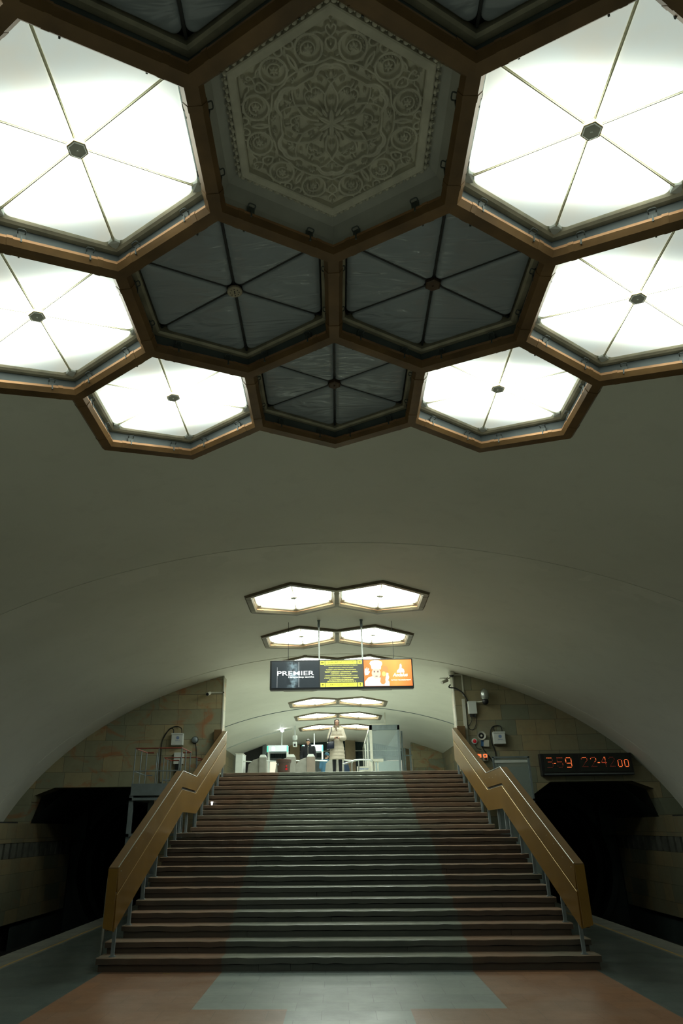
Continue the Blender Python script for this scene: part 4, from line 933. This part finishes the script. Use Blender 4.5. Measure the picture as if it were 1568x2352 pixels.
# ------------------------------------------------------------------ upper hall
HZ = 3.458
def turnstile(x0, label, white=False, slope=-1, w2=.27, bar=.28, y=27.0, col='tgrey'):
    r = empty('turnstile', (x0+w2/2, y, HZ), label, 'turnstile', None)
    if white:
        MB().box(x0, x0+w2, y, y+.9, HZ, HZ+.98).build('body', 'white', r, bevel=.01); MB().box(x0-.01, x0+w2+.01, y-.01, y+.91, HZ+.98, HZ+1.01).build('cover', 'offw', r)
    else:
        MB().box(x0, x0+w2, y, y+.35, HZ, HZ+.86).build('body', col, r, bevel=.01)
        t = MB(); t.prism([(x0+w2*.02, HZ+.86), (x0+w2*.98, HZ+.86), (x0+w2*.80, HZ+.95), (x0+w2*.2, HZ+.95)], y, y+.34, 'y'); t.build('cover', 'white', r)
        t = MB(); a = x0 if slope < 0 else x0+w2
        t.prism([(a, HZ+.20), (a, HZ+.84), (a+slope*.22, HZ+.78), (a+slope*.40, HZ+.62), (a+slope*.44, HZ+.30), (a+slope*.28, HZ+.24)][::-slope], y+.08, y+1.1, 'y'); t.build('mechanism_housing', 'tgrey', r, bevel=.01)
        t = MB(); t.sweep([(a+slope*.25, y+.2, HZ+.25), (a+slope*.12, y+.1, HZ)], .02, 6, False); t.build('leg', 'steel', r)
    if bar:
        t = MB(); t.tube((x0+w2, y+.12, HZ+.735), (x0+w2+bar*1.9, y+.16, HZ+.71), .022, n_=10); t.build('arm_bar', 'steel' if False else 'white', r, smooth=True)
    return r
turnstile(-3.86, 'smooth white turnstile box at the far left of the hall', white=True)
turnstile(-2.98, 'grey turnstile between the white box and the brown bin', bar=.26)
turnstile(-1.95, 'grey turnstile with a pale sloped top behind the brown bin', col='tgrey', bar=.24, w2=.33)
turnstile(-1.21, 'taupe turnstile with white top in front of the man in black', col='tbrown', w2=.31, bar=.24)
turnstile(-.10, 'turnstile half hidden behind the woman in the cream coat', col='tgrey', bar=.22)
r = empty('rubbish_bin', (-1.9, 24.8, HZ), 'brown plastic bin with a red mark at the top of the stairs', 'bin')
MB().lathe((-1.9, 24.8, HZ), [(.19, 0), (.235, .50), (.24, .52)], 28).build('body', 'bin', r, smooth=True)
MB().lathe((-1.9, 24.8, HZ), [(.245, .47), (.262, .50), (.262, .58), (.24, .59), (.10, .60)], 28).build('lid', 'bin', r, smooth=True)
t = MB(); t.lathe((-1.79, 0, HZ+.36), [(.026, 24.57), (.026, 24.562)], 14, 'y'); t.prism([(-1.83, HZ+.23), (-1.75, HZ+.23), (-1.76, HZ+.30), (-1.82, HZ+.30)], 24.565, 24.58, 'y'); t.build('emblem', 'red', r)
t = MB(); t.box(-2.09, -2.06, 24.58, 24.62, HZ+.38, HZ+.44); t.build('handle', 'greyp', r)
def gate(x0, label):
    w2 = .98; y = 35.0; r = empty('security_gate', (x0+w2/2, y, HZ), label, 'security gate', 'walk-through gates behind the turnstiles')
    for xx in (x0, x0+w2-.07): MB().box(xx, xx+.07, y, y+.6, HZ, HZ+2.08).build('side_panel', 'white', r, bevel=.01)
    MB().box(x0, x0+w2, y, y+.6, HZ+1.82, HZ+2.10).build('header', 'screen', r); MB().box(x0-.03, x0+.03, y-.02, y, HZ+1.80, HZ+2.08).build('indicator', 'green', r)
    MB().box(x0+w2-.04, x0+w2+.01, y-.02, y, HZ+1.80, HZ+2.08).build('indicator', 'green', r); MB().box(x0+.2, x0+.35, y-.015, y, HZ+1.86, HZ+2.02).build('display', 'signwhite', r)
    MB().box(x0+.1, x0+w2-.1, y-.01, y+.5, HZ+1.77, HZ+1.82).build('shadow_rail', 'greyp', r)
gate(-3.44, 'walk-through metal detector gate standing behind the leftmost turnstiles'); gate(-1.74, 'walk-through metal detector gate behind the man in black')
for x, z0, lab in ((-1.185, 5.55, 'thin white pole above the gate behind the man in black'), (-2.78, 5.54, 'thin pale pole above the left metal detector gate')):
    t = MB(); t.tube((x, 35.3, z0), (x, 35.3, vz(x) if z0 < 5.545 else 6.12), .03, .018, 8); tag(t.build('pole', 'white'), lab, 'pole')
# ceiling tube, flood lamp, camera pole
tag(ring('light_strip', 37.3, .05, 'white', -6.2, -2.4, w_=.05), 'thin white conduit running across the left of the far vault', 'conduit')
r = empty('flood_light', (-2.88, 36.9, vz(2.88)-.1), 'small bright flood light on the vault at the left of the hall', 'lamp')
t = MB(); t.box(-2.97, -2.79, 36.85, 36.97, vz(2.88)-.12, vz(2.88)-.02); t.build('housing', 'white', r)
M['flood'] = simple('flood_lens', (.9, .9, .9), .4, 0, 0, emit=(.95, 1, 1), es=60)
t = MB(); t.ball((-2.88, 36.80, vz(2.88)-.10), .06); t.build('bulb', 'flood', r)
r = empty('pole_camera', (-2.29, 36.5, vz(2.29)-.9), 'white camera hanging on a short pole from the vault at the left', 'camera')
t = MB(); t.tube((-2.2, 36.5, vz(2.2)+.02), (-2.2, 36.5, 6.05), .035, n_=8); t.build('pole', 'white', r)
MB().lathe((-2.2, 36.5, 0), [(.10, 6.17), (.12, 6.12), (.12, 5.98), (.07, 5.95)], 16).build('mount', 'white', r, smooth=True)
MB().box(-2.3, -2.1, 36.3, 36.6, 5.62, 5.86).build('camera_body', 'white', r, bevel=.02); MB().box(-2.25, -2.15, 36.29, 36.305, 5.66, 5.76).build('lens', 'black', r)
# glass booth
gb = empty('glass_booth', (1.95, 32.5, HZ), 'glass walled booth in a pale metal frame at the right of the hall', 'booth')
t = MB(); t.box(1.40, 1.52, 32.46, 32.56, HZ, 6.12); t.build('corner_post', 'offw', gb)
t = MB(); t.box(2.66, 2.76, 32.46, 32.56, HZ, 6.10); t.build('corner_post', 'greyp', gb); t = MB(); t.box(2.84, 2.92, 32.9, 33.0, HZ, 5.9); t.build('corner_post', 'greyp', gb)
t = MB(); t.box(1.40, 2.76, 32.46, 32.56, 5.90, 6.12); t.build('top_rail', 'greyp', gb)
MB().box(1.52, 2.66, 32.50, 32.51, 4.58, 5.90).build('pane', 'glass', gb); MB().box(1.52, 2.66, 32.49, 32.53, HZ, 4.58).build('lower_panel', 'frost', gb)
MB().box(1.40, 1.47, 32.56, 42.0, 5.98, 6.10).build('top_rail', 'offw', gb); MB().box(1.43, 1.44, 32.56, 42.0, HZ+.2, 5.98).build('side_pane', 'glass', gb)
MB().box(2.70, 2.71, 32.56, 42.0, HZ+.2, 5.9).build('side_pane', 'glass', gb)
for y in (35.7, 38.9, 42): MB().box(1.40, 1.47, y-.05, y+.05, HZ, 6.0).build('corner_post', 'offw', gb)
t = MB(); t.box(2.10, 2.16, 32.44, 32.50, 6.16, vz(2.15)); t.box(1.42, 2.16, 32.44, 32.50, 6.12, 6.18); tag(t.build('conduit', 'offw'), 'white conduit from the vault down to the glass booth', 'conduit')
# guard rails right of the woman
def rail(x0, x1, y0, y1, h, label, name='guard_rail'):
    t = MB(); t.sweep([(x0, y0, HZ), (x0, y0, HZ+h-.12), (x0+.06, y0, HZ+h-.03), (x0+.16, y0, HZ+h), (x1-.16, y1, HZ+h), (x1-.06, y1, HZ+h-.03), (x1, y1, HZ+h-.12), (x1, y1, HZ)], .027, 10)
    return tag(t.build(name, 'steel', smooth=True), label, 'rail')
rail(.42, 1.16, 25.0, 25.05, .56, 'chromed arched guard rail at the top of the stairs, right of the woman')
t = MB(); t.sweep([(.68, 26.6, HZ), (.70, 26.6, HZ+.60), (.62, 26.4, HZ+.66), (.1, 25.2, HZ+.44)], .024, 8); t.sweep([(.68, 26.6, HZ+.25), (.1, 25.2, HZ+.06)], .02, 8, False)
tag(t.build('guard_rail', 'steel', smooth=True), 'second slanting steel guard rail running behind the woman', 'rail')
r = empty('info_board', (.95, 30, HZ), 'small white board with blue lettering behind the guard rail', 'board')
MB().box(.72, 1.28, 30, 30.04, HZ, HZ+.72).build('panel', 'offw', r)
for k in range(3): textobj('lettering', ('Сўров учун', 'Справки', 'касса')[k], 1.0, HZ+.62-k*.14, .38, .07, 'blue', r, 29.99, bold=.03)
for i, x in enumerate((1.28, 1.36, 1.46)):
    MB()
t = MB()
for x in (1.30, 1.38, 1.50): t.box(x, x+.05, 29.0, 29.1, HZ, HZ+.82)
t.box(1.22, 1.75, 28.95, 29.3, HZ+.82, HZ+.92); tag(t.build('small_table', 'offw'), 'small grey table on thin white legs in front of the booth', 'table')
t = MB(); t.box(3.0, 3.07, 33.5, 33.6, HZ, 5.2); t.box(3.35, 3.42, 34.5, 34.6, HZ, 5.3); t.box(3.0, 3.42, 34, 34.1, 4.9, 4.96); tag(t.build('metal_frame', 'post'), 'thin grey metal frame between the glass booth and the stone wall', 'frame')

# ------------------------------------------------------------------ people
def voxel(name, m, parts, vox, parent=None, smooth_it=6, off=None):
    bm = bmesh.new()
    t = MB()
    for p in parts:
        if p[0] == 'c': t.tube(p[1], p[2], p[3], p[4], 14); t.ball(p[1], p[3], None, None, 14, 8); t.ball(p[2], p[4], None, None, 14, 8)
        elif p[0] == 'e': t.ball(p[1], p[2], p[3], p[4], 18, 12, p[5] if len(p) > 5 else None)
        elif p[0] == 'l':  # loft of elliptical rings (cx, cy, z, rx, ry)
            n_ = 28; vs = []
            for (cx, cy, z, rx, ry) in p[1]: vs += [(cx+rx*math.cos(2*PI*k/n_), cy+ry*math.sin(2*PI*k/n_), z) for k in range(n_)]
            L_ = len(p[1]); t.add(vs, [(i*n_+k, i*n_+(k+1) % n_, (i+1)*n_+(k+1) % n_, (i+1)*n_+k) for i in range(L_-1) for k in range(n_)]+[tuple(range(n_))[::-1], tuple(range((L_-1)*n_, L_*n_))])
    me = bpy.data.meshes.new(name+'_src'); me.from_pydata([tuple(v) for v in t.v], [], t.f); ob = bpy.data.objects.new(name+'_src', me); COL.objects.link(ob)
    md = ob.modifiers.new('r', 'REMESH'); md.mode = 'VOXEL'; md.voxel_size = vox
    ms = ob.modifiers.new('s', 'SMOOTH'); ms.iterations = smooth_it; ms.factor = .5
    dg = bpy.context.evaluated_depsgraph_get(); me2 = bpy.data.meshes.new_from_object(ob.evaluated_get(dg)); bpy.data.objects.remove(ob)
    o_ = rootloc(parent); me2.transform(Matrix.Translation(-o_)); me2.name = name
    me2.materials.clear(); me2.materials.append(M[m]); me2.polygons.foreach_set('use_smooth', [True]*len(me2.polygons))
    o = bpy.data.objects.new(name, me2); COL.objects.link(o); o.parent = parent; return o
def person(x, y, z, H, label, turn=0.0, bend=0.0):
    return empty('person', (x, y, z), label, 'person')
def head(c, hh, look=(0, -1, 0), tilt=0.0):
    # c = centre of the head, hh = head height; returns parts in world space facing 'look'
    ang = math.atan2(look[0], -look[1]); R_ = Matrix.Rotation(ang, 3, 'Z') @ Matrix.Rotation(tilt, 3, 'X')
    def P(x, y, z): return Vector(c)+R_ @ Vector((x*hh, y*hh, z*hh))
    pr = [('e', P(0, .02, .08), .33*hh, .40*hh, .42*hh, R_), ('e', P(0, -.10, -.18), .25*hh, .26*hh, .30*hh, R_), ('e', P(0, -.20, -.36), .13*hh, .12*hh, .10*hh, R_),
          ('c', P(0, -.36, .04), P(0, -.44, -.10), .035*hh, .06*hh), ('e', P(0, -.33, -.22), .10*hh, .06*hh, .035*hh, R_),
          ('e', P(-.33, .03, -.04), .04*hh, .09*hh, .13*hh, R_), ('e', P(.33, .03, -.04), .04*hh, .09*hh, .13*hh, R_),
          ('e', P(-.14, -.34, .08), .10*hh, .05*hh, .03*hh, R_), ('e', P(.14, -.34, .08), .10*hh, .05*hh, .03*hh, R_)]
    return pr, P, R_
def hand(w_, fdir, up, side, r_=.0085, L=.085, curl=.9):
    # w_ wrist, fdir direction of fingers, up = back of the hand, side = towards the thumb
    w_ = Vector(w_); f = Vector(fdir).normalized(); u = Vector(up).normalized(); s_ = Vector(side).normalized(); pr = []
    pr.append(('c', w_, w_+f*.05, .024, .03)); pr.append(('c', w_+f*.03-s_*.022, w_+f*.085-s_*.028, .016, .014)); pr.append(('c', w_+f*.03+s_*.02, w_+f*.085+s_*.024, .018, .015))
    for k, (o_, l_) in enumerate(((.030, .9), (.010, 1.0), (-.010, .95), (-.030, .75))):
        a = w_+f*.085+s_*o_; b = a+(f*.9-u*.25*curl).normalized()*L*.42*l_; c = b+(f*.55-u*.8*curl).normalized()*L*.33*l_; d = c+(f*.1-u*1.0*curl).normalized()*L*.25*l_
        pr += [('c', a, b, r_, r_*.95), ('c', b, c, r_*.95, r_*.9), ('c', c, d, r_*.9, r_*.75)]
    a = w_+f*.03+s_*.03; b = a+(s_*.7+f*.6-u*.2).normalized()*.035; c = b+(f*.8+s_*.1-u*.3).normalized()*.03
    pr += [('c', a, b, .012, .010), ('c', b, c, .010, .008)]; return pr
# woman in the cream coat
wx, wy, wz = -.075, 23.35, HZ
wm = person(wx, wy, wz, 1.69, 'woman in a long cream quilted coat and glasses at the top of the stairs')
def Wp(x, y, z): return Vector((wx+x, wy+y, wz+z))
hp, HP, HR = head(Wp(.01, -.03, 1.58), .232, (.12, -1, 0), .02)
legs = []
for s_ in (-1, 1):
    legs += [('c', Wp(s_*.09, 0, .88), Wp(s_*.095, .0, .48), .085, .058), ('c', Wp(s_*.095, 0, .48), Wp(s_*.10, .02, .09), .055, .036), ('c', Wp(s_*.10, .03, .045), Wp(s_*.115, -.13, .03), .040, .032)]
arms = []
sh = {-1: Wp(-.165, .0, 1.35), 1: Wp(.165, 0, 1.35)}; el = {-1: Wp(-.235, -.05, 1.08), 1: Wp(.235, -.05, 1.08)}; wr = {-1: Wp(-.085, -.21, 1.085), 1: Wp(.09, -.21, 1.075)}
for s_ in (-1, 1): arms += [('c', sh[s_], el[s_], .048, .038), ('c', el[s_], wr[s_], .036, .026)]
body = hp+legs+arms+[('c', Wp(0, .01, 1.40), HP(0, .05, -.35), .058, .05), ('l', [(wx, wy, wz+.80, .15, .10), (wx, wy, wz+.92, .165, .11), (wx, wy, wz+1.08, .125, .09), (wx, wy, wz+1.30, .165, .10), (wx, wy, wz+1.42, .10, .07)])]
body += hand(wr[-1], (.85, -.25, .05), (0, -.3, 1), (0, -1, .1)); body += hand(wr[1], (-.85, -.25, .0), (0, -.3, 1), (0, -1, .1))
voxel('body', 'skin', body, .0065, wm, 3)
voxel('trousers', 'trouser', [(p[0], p[1], p[2], p[3]+.012, p[4]+.014) for p in legs if p[3] > .05], .012, wm, 3)
for s_ in (-1, 1): voxel('shoe', 'trouser', [('c', Wp(s_*.10, .045, .05), Wp(s_*.12, -.15, .035), .050, .040), ('c', Wp(s_*.10, .03, .06), Wp(s_*.10, .02, .12), .05, .045)], .012, wm, 2)
ct = []
prof = [(.44, .250, .185), (.50, .252, .185), (.62, .242, .175), (.78, .225, .162), (.95, .200, .150), (1.08, .178, .140), (1.20, .186, .142), (1.32, .195, .135), (1.39, .165, .115), (1.43, .11, .09)]
ct.append(('l', [(wx+.002, wy+.0, wz+z, rx*(1+.018*math.sin(z*58)), ry*(1+.02*math.sin(z*58))) for z, rx, ry in [(float(z), float(np.interp(z, [p[0] for p in prof], [p[1] for p in prof])), float(np.interp(z, [p[0] for p in prof], [p[2] for p in prof]))) for z in np.linspace(.44, 1.43, 50)]]))
for s_ in (-1, 1):
    e2 = el[s_]+Vector((s_*.008, 0, 0)); n_ = 7
    for i in range(n_): 
        a = sh[s_].lerp(e2, i/n_); b = sh[s_].lerp(e2, (i+1)/n_); ct.append(('c', a, b, .078-.0*i, .074)); ct.append(('e', a.lerp(b, .5), .082, .082, .03))
    w2 = e2.lerp(wr[s_], .86)
    for i in range(5):
        a = e2.lerp(w2, i/5); b = e2.lerp(w2, (i+1)/5); ct.append(('c', a, b, .074-.004*i, .070-.004*i))
ct += [('c', Wp(-.11, .02, 1.43), Wp(-.05, .13, 1.46), .045, .055), ('c', Wp(.11, .02, 1.43), Wp(.05, .13, 1.46), .045, .055), ('c', Wp(-.05, .13, 1.46), Wp(.05, .13, 1.46), .055, .055), ('c', Wp(-.11, .02, 1.42), Wp(-.045, -.11, 1.36), .035, .025), ('c', Wp(.11, .02, 1.42), Wp(.045, -.11, 1.36), .035, .025)]
coat = voxel('coat', 'coat', ct, .011, wm, 3)
t = MB(); t.sweep([Wp(.0, -.128, 1.36), Wp(.0, -.146, 1.2), Wp(.0, -.150, 1.08), Wp(.0, -.162, .9), Wp(.005, -.168, .7), Wp(.01, -.172, .47)], .007, 6); t.build('zip', 'coat', coat)
voxel('scarf', 'scarf', [('c', Wp(-.055, -.06, 1.44), Wp(.055, -.06, 1.44), .042, .042), ('c', Wp(-.03, -.09, 1.44), Wp(.0, -.135, 1.32), .035, .022), ('c', Wp(.06, -.05, 1.45), Wp(.04, .05, 1.46), .04, .04), ('c', Wp(-.06, -.05, 1.45), Wp(-.04, .05, 1.46), .04, .04)], .008, wm, 3)
def rp(*a): return HP(*a)
voxel('hair', 'hair', [('e', rp(0, .12, .14), .36*.232, .40*.232, .42*.232, HR), ('e', rp(-.27, -.02, .0), .10*.232, .20*.232, .36*.232, HR), ('e', rp(.27, .0, .02), .10*.232, .20*.232, .32*.232, HR), ('e', rp(0, .40, -.05), .2*.232, .2*.232, .22*.232, HR), ('e', rp(-.15, -.18, .33), .17*.232, .16*.232, .10*.232, HR), ('e', rp(.15, -.18, .33), .17*.232, .16*.232, .10*.232, HR), ('e', rp(0, -.10, .38), .22*.232, .22*.232, .10*.232, HR)], .007, wm, 3)
t = MB()
for s_ in (-1, 1): t.sweep([rp(s_*.15+.115*math.cos(a), -.42, .05+.09*math.sin(a)) for a in np.linspace(0, 2*PI, 17)], .0022, 6, False); t.sweep([rp(s_*.265, -.42, .06), rp(s_*.34, -.1, .06), rp(s_*.34, .02, .04)], .002, 6, False)
t.sweep([rp(-.04, -.43, .07), rp(.04, -.43, .07)], .002, 6, False); t.build('glasses', 'greyp', wm)
t = MB()
for s_ in (-1, 1): t.ball(rp(s_*.14, -.355, .05), .011, .007, .007, 10, 6)
t.build('eye', 'hair', wm)
t = MB(); t.ball(rp(0, -.355, -.225), .018, .006, .004, 10, 6); M['lip'] = simple('lip', (.38, .10, .09), .5, 0, .05); t.build('mouth', 'lip', wm)
ph = MB().box(wx-.035, wx+.04, wy-.305, wy-.29, wz+1.07, wz+1.085); ph.box(wx-.035, wx+.04, wy-.31, wy-.27, wz+1.085, wz+1.093)
tag(ph.build('phone', 'black'), 'small dark phone held in the hands of the woman in the cream coat', 'phone')
bg = empty('shoulder_bag', (wx-.26, wy-.1, wz+.80), 'dark navy shoulder bag hanging at the side of the woman in the cream coat', 'bag')
t = MB(); P_ = [(-.335, .73), (-.09, .76), (-.085, .99), (-.31, .955)]
t.prism([(wx+a, wz+b) for a, b in P_], wy-.20, wy-.09, 'y'); t.build('bag_body', 'bag', bg, bevel=.02, smooth=True)
t = MB(); t.sweep([Wp(-.29, -.15, .96), Wp(-.235, -.15, 1.12), Wp(-.175, -.13, 1.30), Wp(-.165, -.06, 1.43), Wp(-.165, .04, 1.42), Wp(-.24, .10, 1.2), Wp(-.27, -.02, .98), Wp(-.2, -.12, .96)], .012, 8); t.build('strap', 'bag', bg, smooth=True)
MB().box(wx-.315, wx-.285, wy-.212, wy-.20, wz+.92, wz+.96).build('tag', 'offw', bg)
# man in black behind the turnstile
mx, my = -1.23, 28.9
mn = person(mx, my, HZ, 1.72, 'man with short dark hair in a black zipped jacket looking down behind the turnstile')
def Mp(x, y, z): return Vector((mx+x, my+y, HZ+z))
hp, HP2, HR2 = head(Mp(-.0, -.08, 1.56), .225, (-.12, -1, 0), rad(20))
legs = []; arms = []
for s_ in (-1, 1):
    legs += [('c', Mp(s_*.10, 0, .9), Mp(s_*.11, 0, .48), .09, .062), ('c', Mp(s_*.11, 0, .48), Mp(s_*.11, .03, .09), .06, .04), ('c', Mp(s_*.11, .03, .045), Mp(s_*.12, -.14, .035), .045, .035)]
    arms += [('c', Mp(s_*.21, 0, 1.36), Mp(s_*.27, .0, 1.06), .055, .045), ('c', Mp(s_*.27, 0, 1.06), Mp(s_*.24, -.14, .84), .042, .03)]
body = hp+legs+arms+[('c', Mp(0, 0, 1.38), HP2(0, .05, -.35), .065, .058), ('l', [(mx, my, HZ+.82, .16, .11), (mx, my, HZ+1.0, .15, .11), (mx, my, HZ+1.28, .19, .12), (mx, my, HZ+1.42, .11, .08)])]
for s_ in (-1, 1): body += hand(Mp(s_*.24, -.14, .84), (-.1*s_, -.35, -.9), (s_, -.1, 0), (0, -1, .3))
voxel('body', 'skin', body, .008, mn, 3)
voxel('trousers', 'navy', [(p[0], p[1], p[2], p[3]+.012, p[4]+.014) for p in legs if p[3] > .05], .014, mn, 3)
for s_ in (-1, 1): voxel('shoe', 'trouser', [('c', Mp(s_*.11, .045, .05), Mp(s_*.12, -.16, .04), .052, .042)], .014, mn, 2)
jk = [('l', [(mx, my, HZ+.74, .20, .145), (mx, my, HZ+1.0, .195, .14), (mx, my, HZ+1.25, .225, .145), (mx, my, HZ+1.36, .215, .13), (mx, my-.01, HZ+1.44, .12, .10)]), ('c', Mp(-.06, -.03, 1.45), Mp(.06, -.03, 1.45), .075, .075)]
for s_ in (-1, 1): jk += [('c', Mp(s_*.21, 0, 1.36), Mp(s_*.275, 0, 1.06), .082, .068), ('c', Mp(s_*.275, 0, 1.06), Mp(s_*.243, -.12, .88), .066, .05)]
jk = voxel('jacket', 'trouser', jk, .014, mn, 3)
t = MB(); t.sweep([Mp(0, -.125, 1.44), Mp(.0, -.155, 1.30), Mp(0, -.15, 1.1)], .005, 6); t.build('zip', 'offw', jk); MB().box(mx-.0, mx+.025, my-.165, my-.12, HZ+1.385, HZ+1.42).build('badge', 'offw', jk)
voxel('hair', 'hair', [('e', HP2(0, .12, .18), .37*.225, .42*.225, .40*.225, HR2), ('e', HP2(-.08, -.26, .40), .24*.225, .16*.225, .13*.225, HR2), ('e', HP2(.12, -.22, .40), .2*.225, .16*.225, .12*.225, HR2)], .008, mn, 2)
t = MB()
for s_ in (-1, 1): t.ball(HP2(s_*.14, -.36, .03), .011, .006, .005, 10, 6)
t.build('eye', 'hair', mn)
# person in blue hat
bx, by = -.60, 33.0
pn = person(bx, by, HZ, 1.6, 'person in a blue hat and light blue jacket turned away beyond the turnstiles')
def Bp(x, y, z): return Vector((bx+x, by+y, HZ+z))
hp, HP3, HR3 = head(Bp(.05, -.03, 1.40), .225, (.9, .5, 0), rad(10))
legs = []; 
for s_ in (-1, 1): legs += [('c', Bp(s_*.10, 0, .84), Bp(s_*.11, 0, .45), .09, .062), ('c', Bp(s_*.11, 0, .45), Bp(s_*.11, .03, .08), .06, .04), ('c', Bp(s_*.11, .03, .045), Bp(s_*.12+.08, .10, .035), .045, .035)]
arms = [('c', Bp(-.2, .0, 1.18), Bp(-.25, -.02, .92), .055, .045), ('c', Bp(-.25, -.02, .92), Bp(-.05, .02, .78), .042, .03), ('c', Bp(.2, .0, 1.18), Bp(.26, -.05, .92), .055, .045), ('c', Bp(.26, -.05, .92), Bp(.30, -.10, .70), .042, .03)]
body = hp+legs+arms+[('c', Bp(.0, 0, 1.22), HP3(0, .05, -.35), .06, .055), ('l', [(bx-.02, by, HZ+.76, .16, .11), (bx-.02, by, HZ+.95, .16, .12), (bx, by, HZ+1.14, .19, .12), (bx, by, HZ+1.25, .11, .08)])]+hand(Bp(.30, -.10, .70), (.1, -.2, -.9), (1, 0, 0), (0, -1, .2))+hand(Bp(-.05, .02, .78), (.9, 0, -.2), (0, -.3, 1), (0, 1, 0))
voxel('body', 'skin', body, .010, pn, 2)
jk = [('l', [(bx-.02, by, HZ+.66, .20, .15), (bx-.02, by, HZ+.95, .20, .15), (bx, by, HZ+1.14, .225, .14), (bx, by, HZ+1.27, .12, .10)])]
for a in arms: jk.append((a[0], a[1], a[1].lerp(a[2], .9), a[3]+.025, a[4]+.02))
voxel('jacket', 'denim', jk, .014, pn, 3); voxel('trousers', 'navy', [(p[0], p[1], p[2], p[3]+.012, p[4]+.014) for p in legs], .016, pn, 3)
voxel('hair', 'hair', [('e', HP3(0, .14, -.02), .36*.225, .38*.225, .36*.225, HR3)], .009, pn, 2)
voxel('hat', 'hatb', [('e', HP3(0, .02, .30), .44*.225, .50*.225, .40*.225, HR3), ('e', HP3(0, -.1, .14), .52*.225, .66*.225, .06*.225, HR3)], .010, pn, 2)
t = MB(); t.prism([(-.58, HZ+.62), (-.05, HZ+.90), (.0, HZ+.35), (-.2, HZ+.12), (-.42, HZ+.40)], 31.0, 31.12, 'y'); tag(t.build('folded_coat', 'trouser', bevel=.02), 'black coat or bag held low just left of the woman behind her', 'coat')
r = empty('travel_bag', (.27, 29.0, HZ), 'dark blue upright bag on the floor behind the woman at her right', 'bag')
t = MB(); t.prism([(.10, HZ), (.42, HZ), (.40, HZ+.55), (.36, HZ+.72), (.14, HZ+.72)], 28.9, 29.15, 'y'); t.build('bag_body', 'navy', r, bevel=.03, smooth=True); t = MB(); t.sweep([(.2, 29.0, HZ+.70), (.2, 29.0, HZ+.80), (.32, 29.0, HZ+.80), (.32, 29.0, HZ+.70)], .015, 6); t.build('handle', 'navy', r)
# yellow scrap on the floor
tag(MB().box(-2.70, -2.60, 11.93, 11.96, 0, .006).build('paper_scrap', 'signyt' if False else 'gold'), 'tiny yellow scrap on the floor before the bottom step', 'litter')
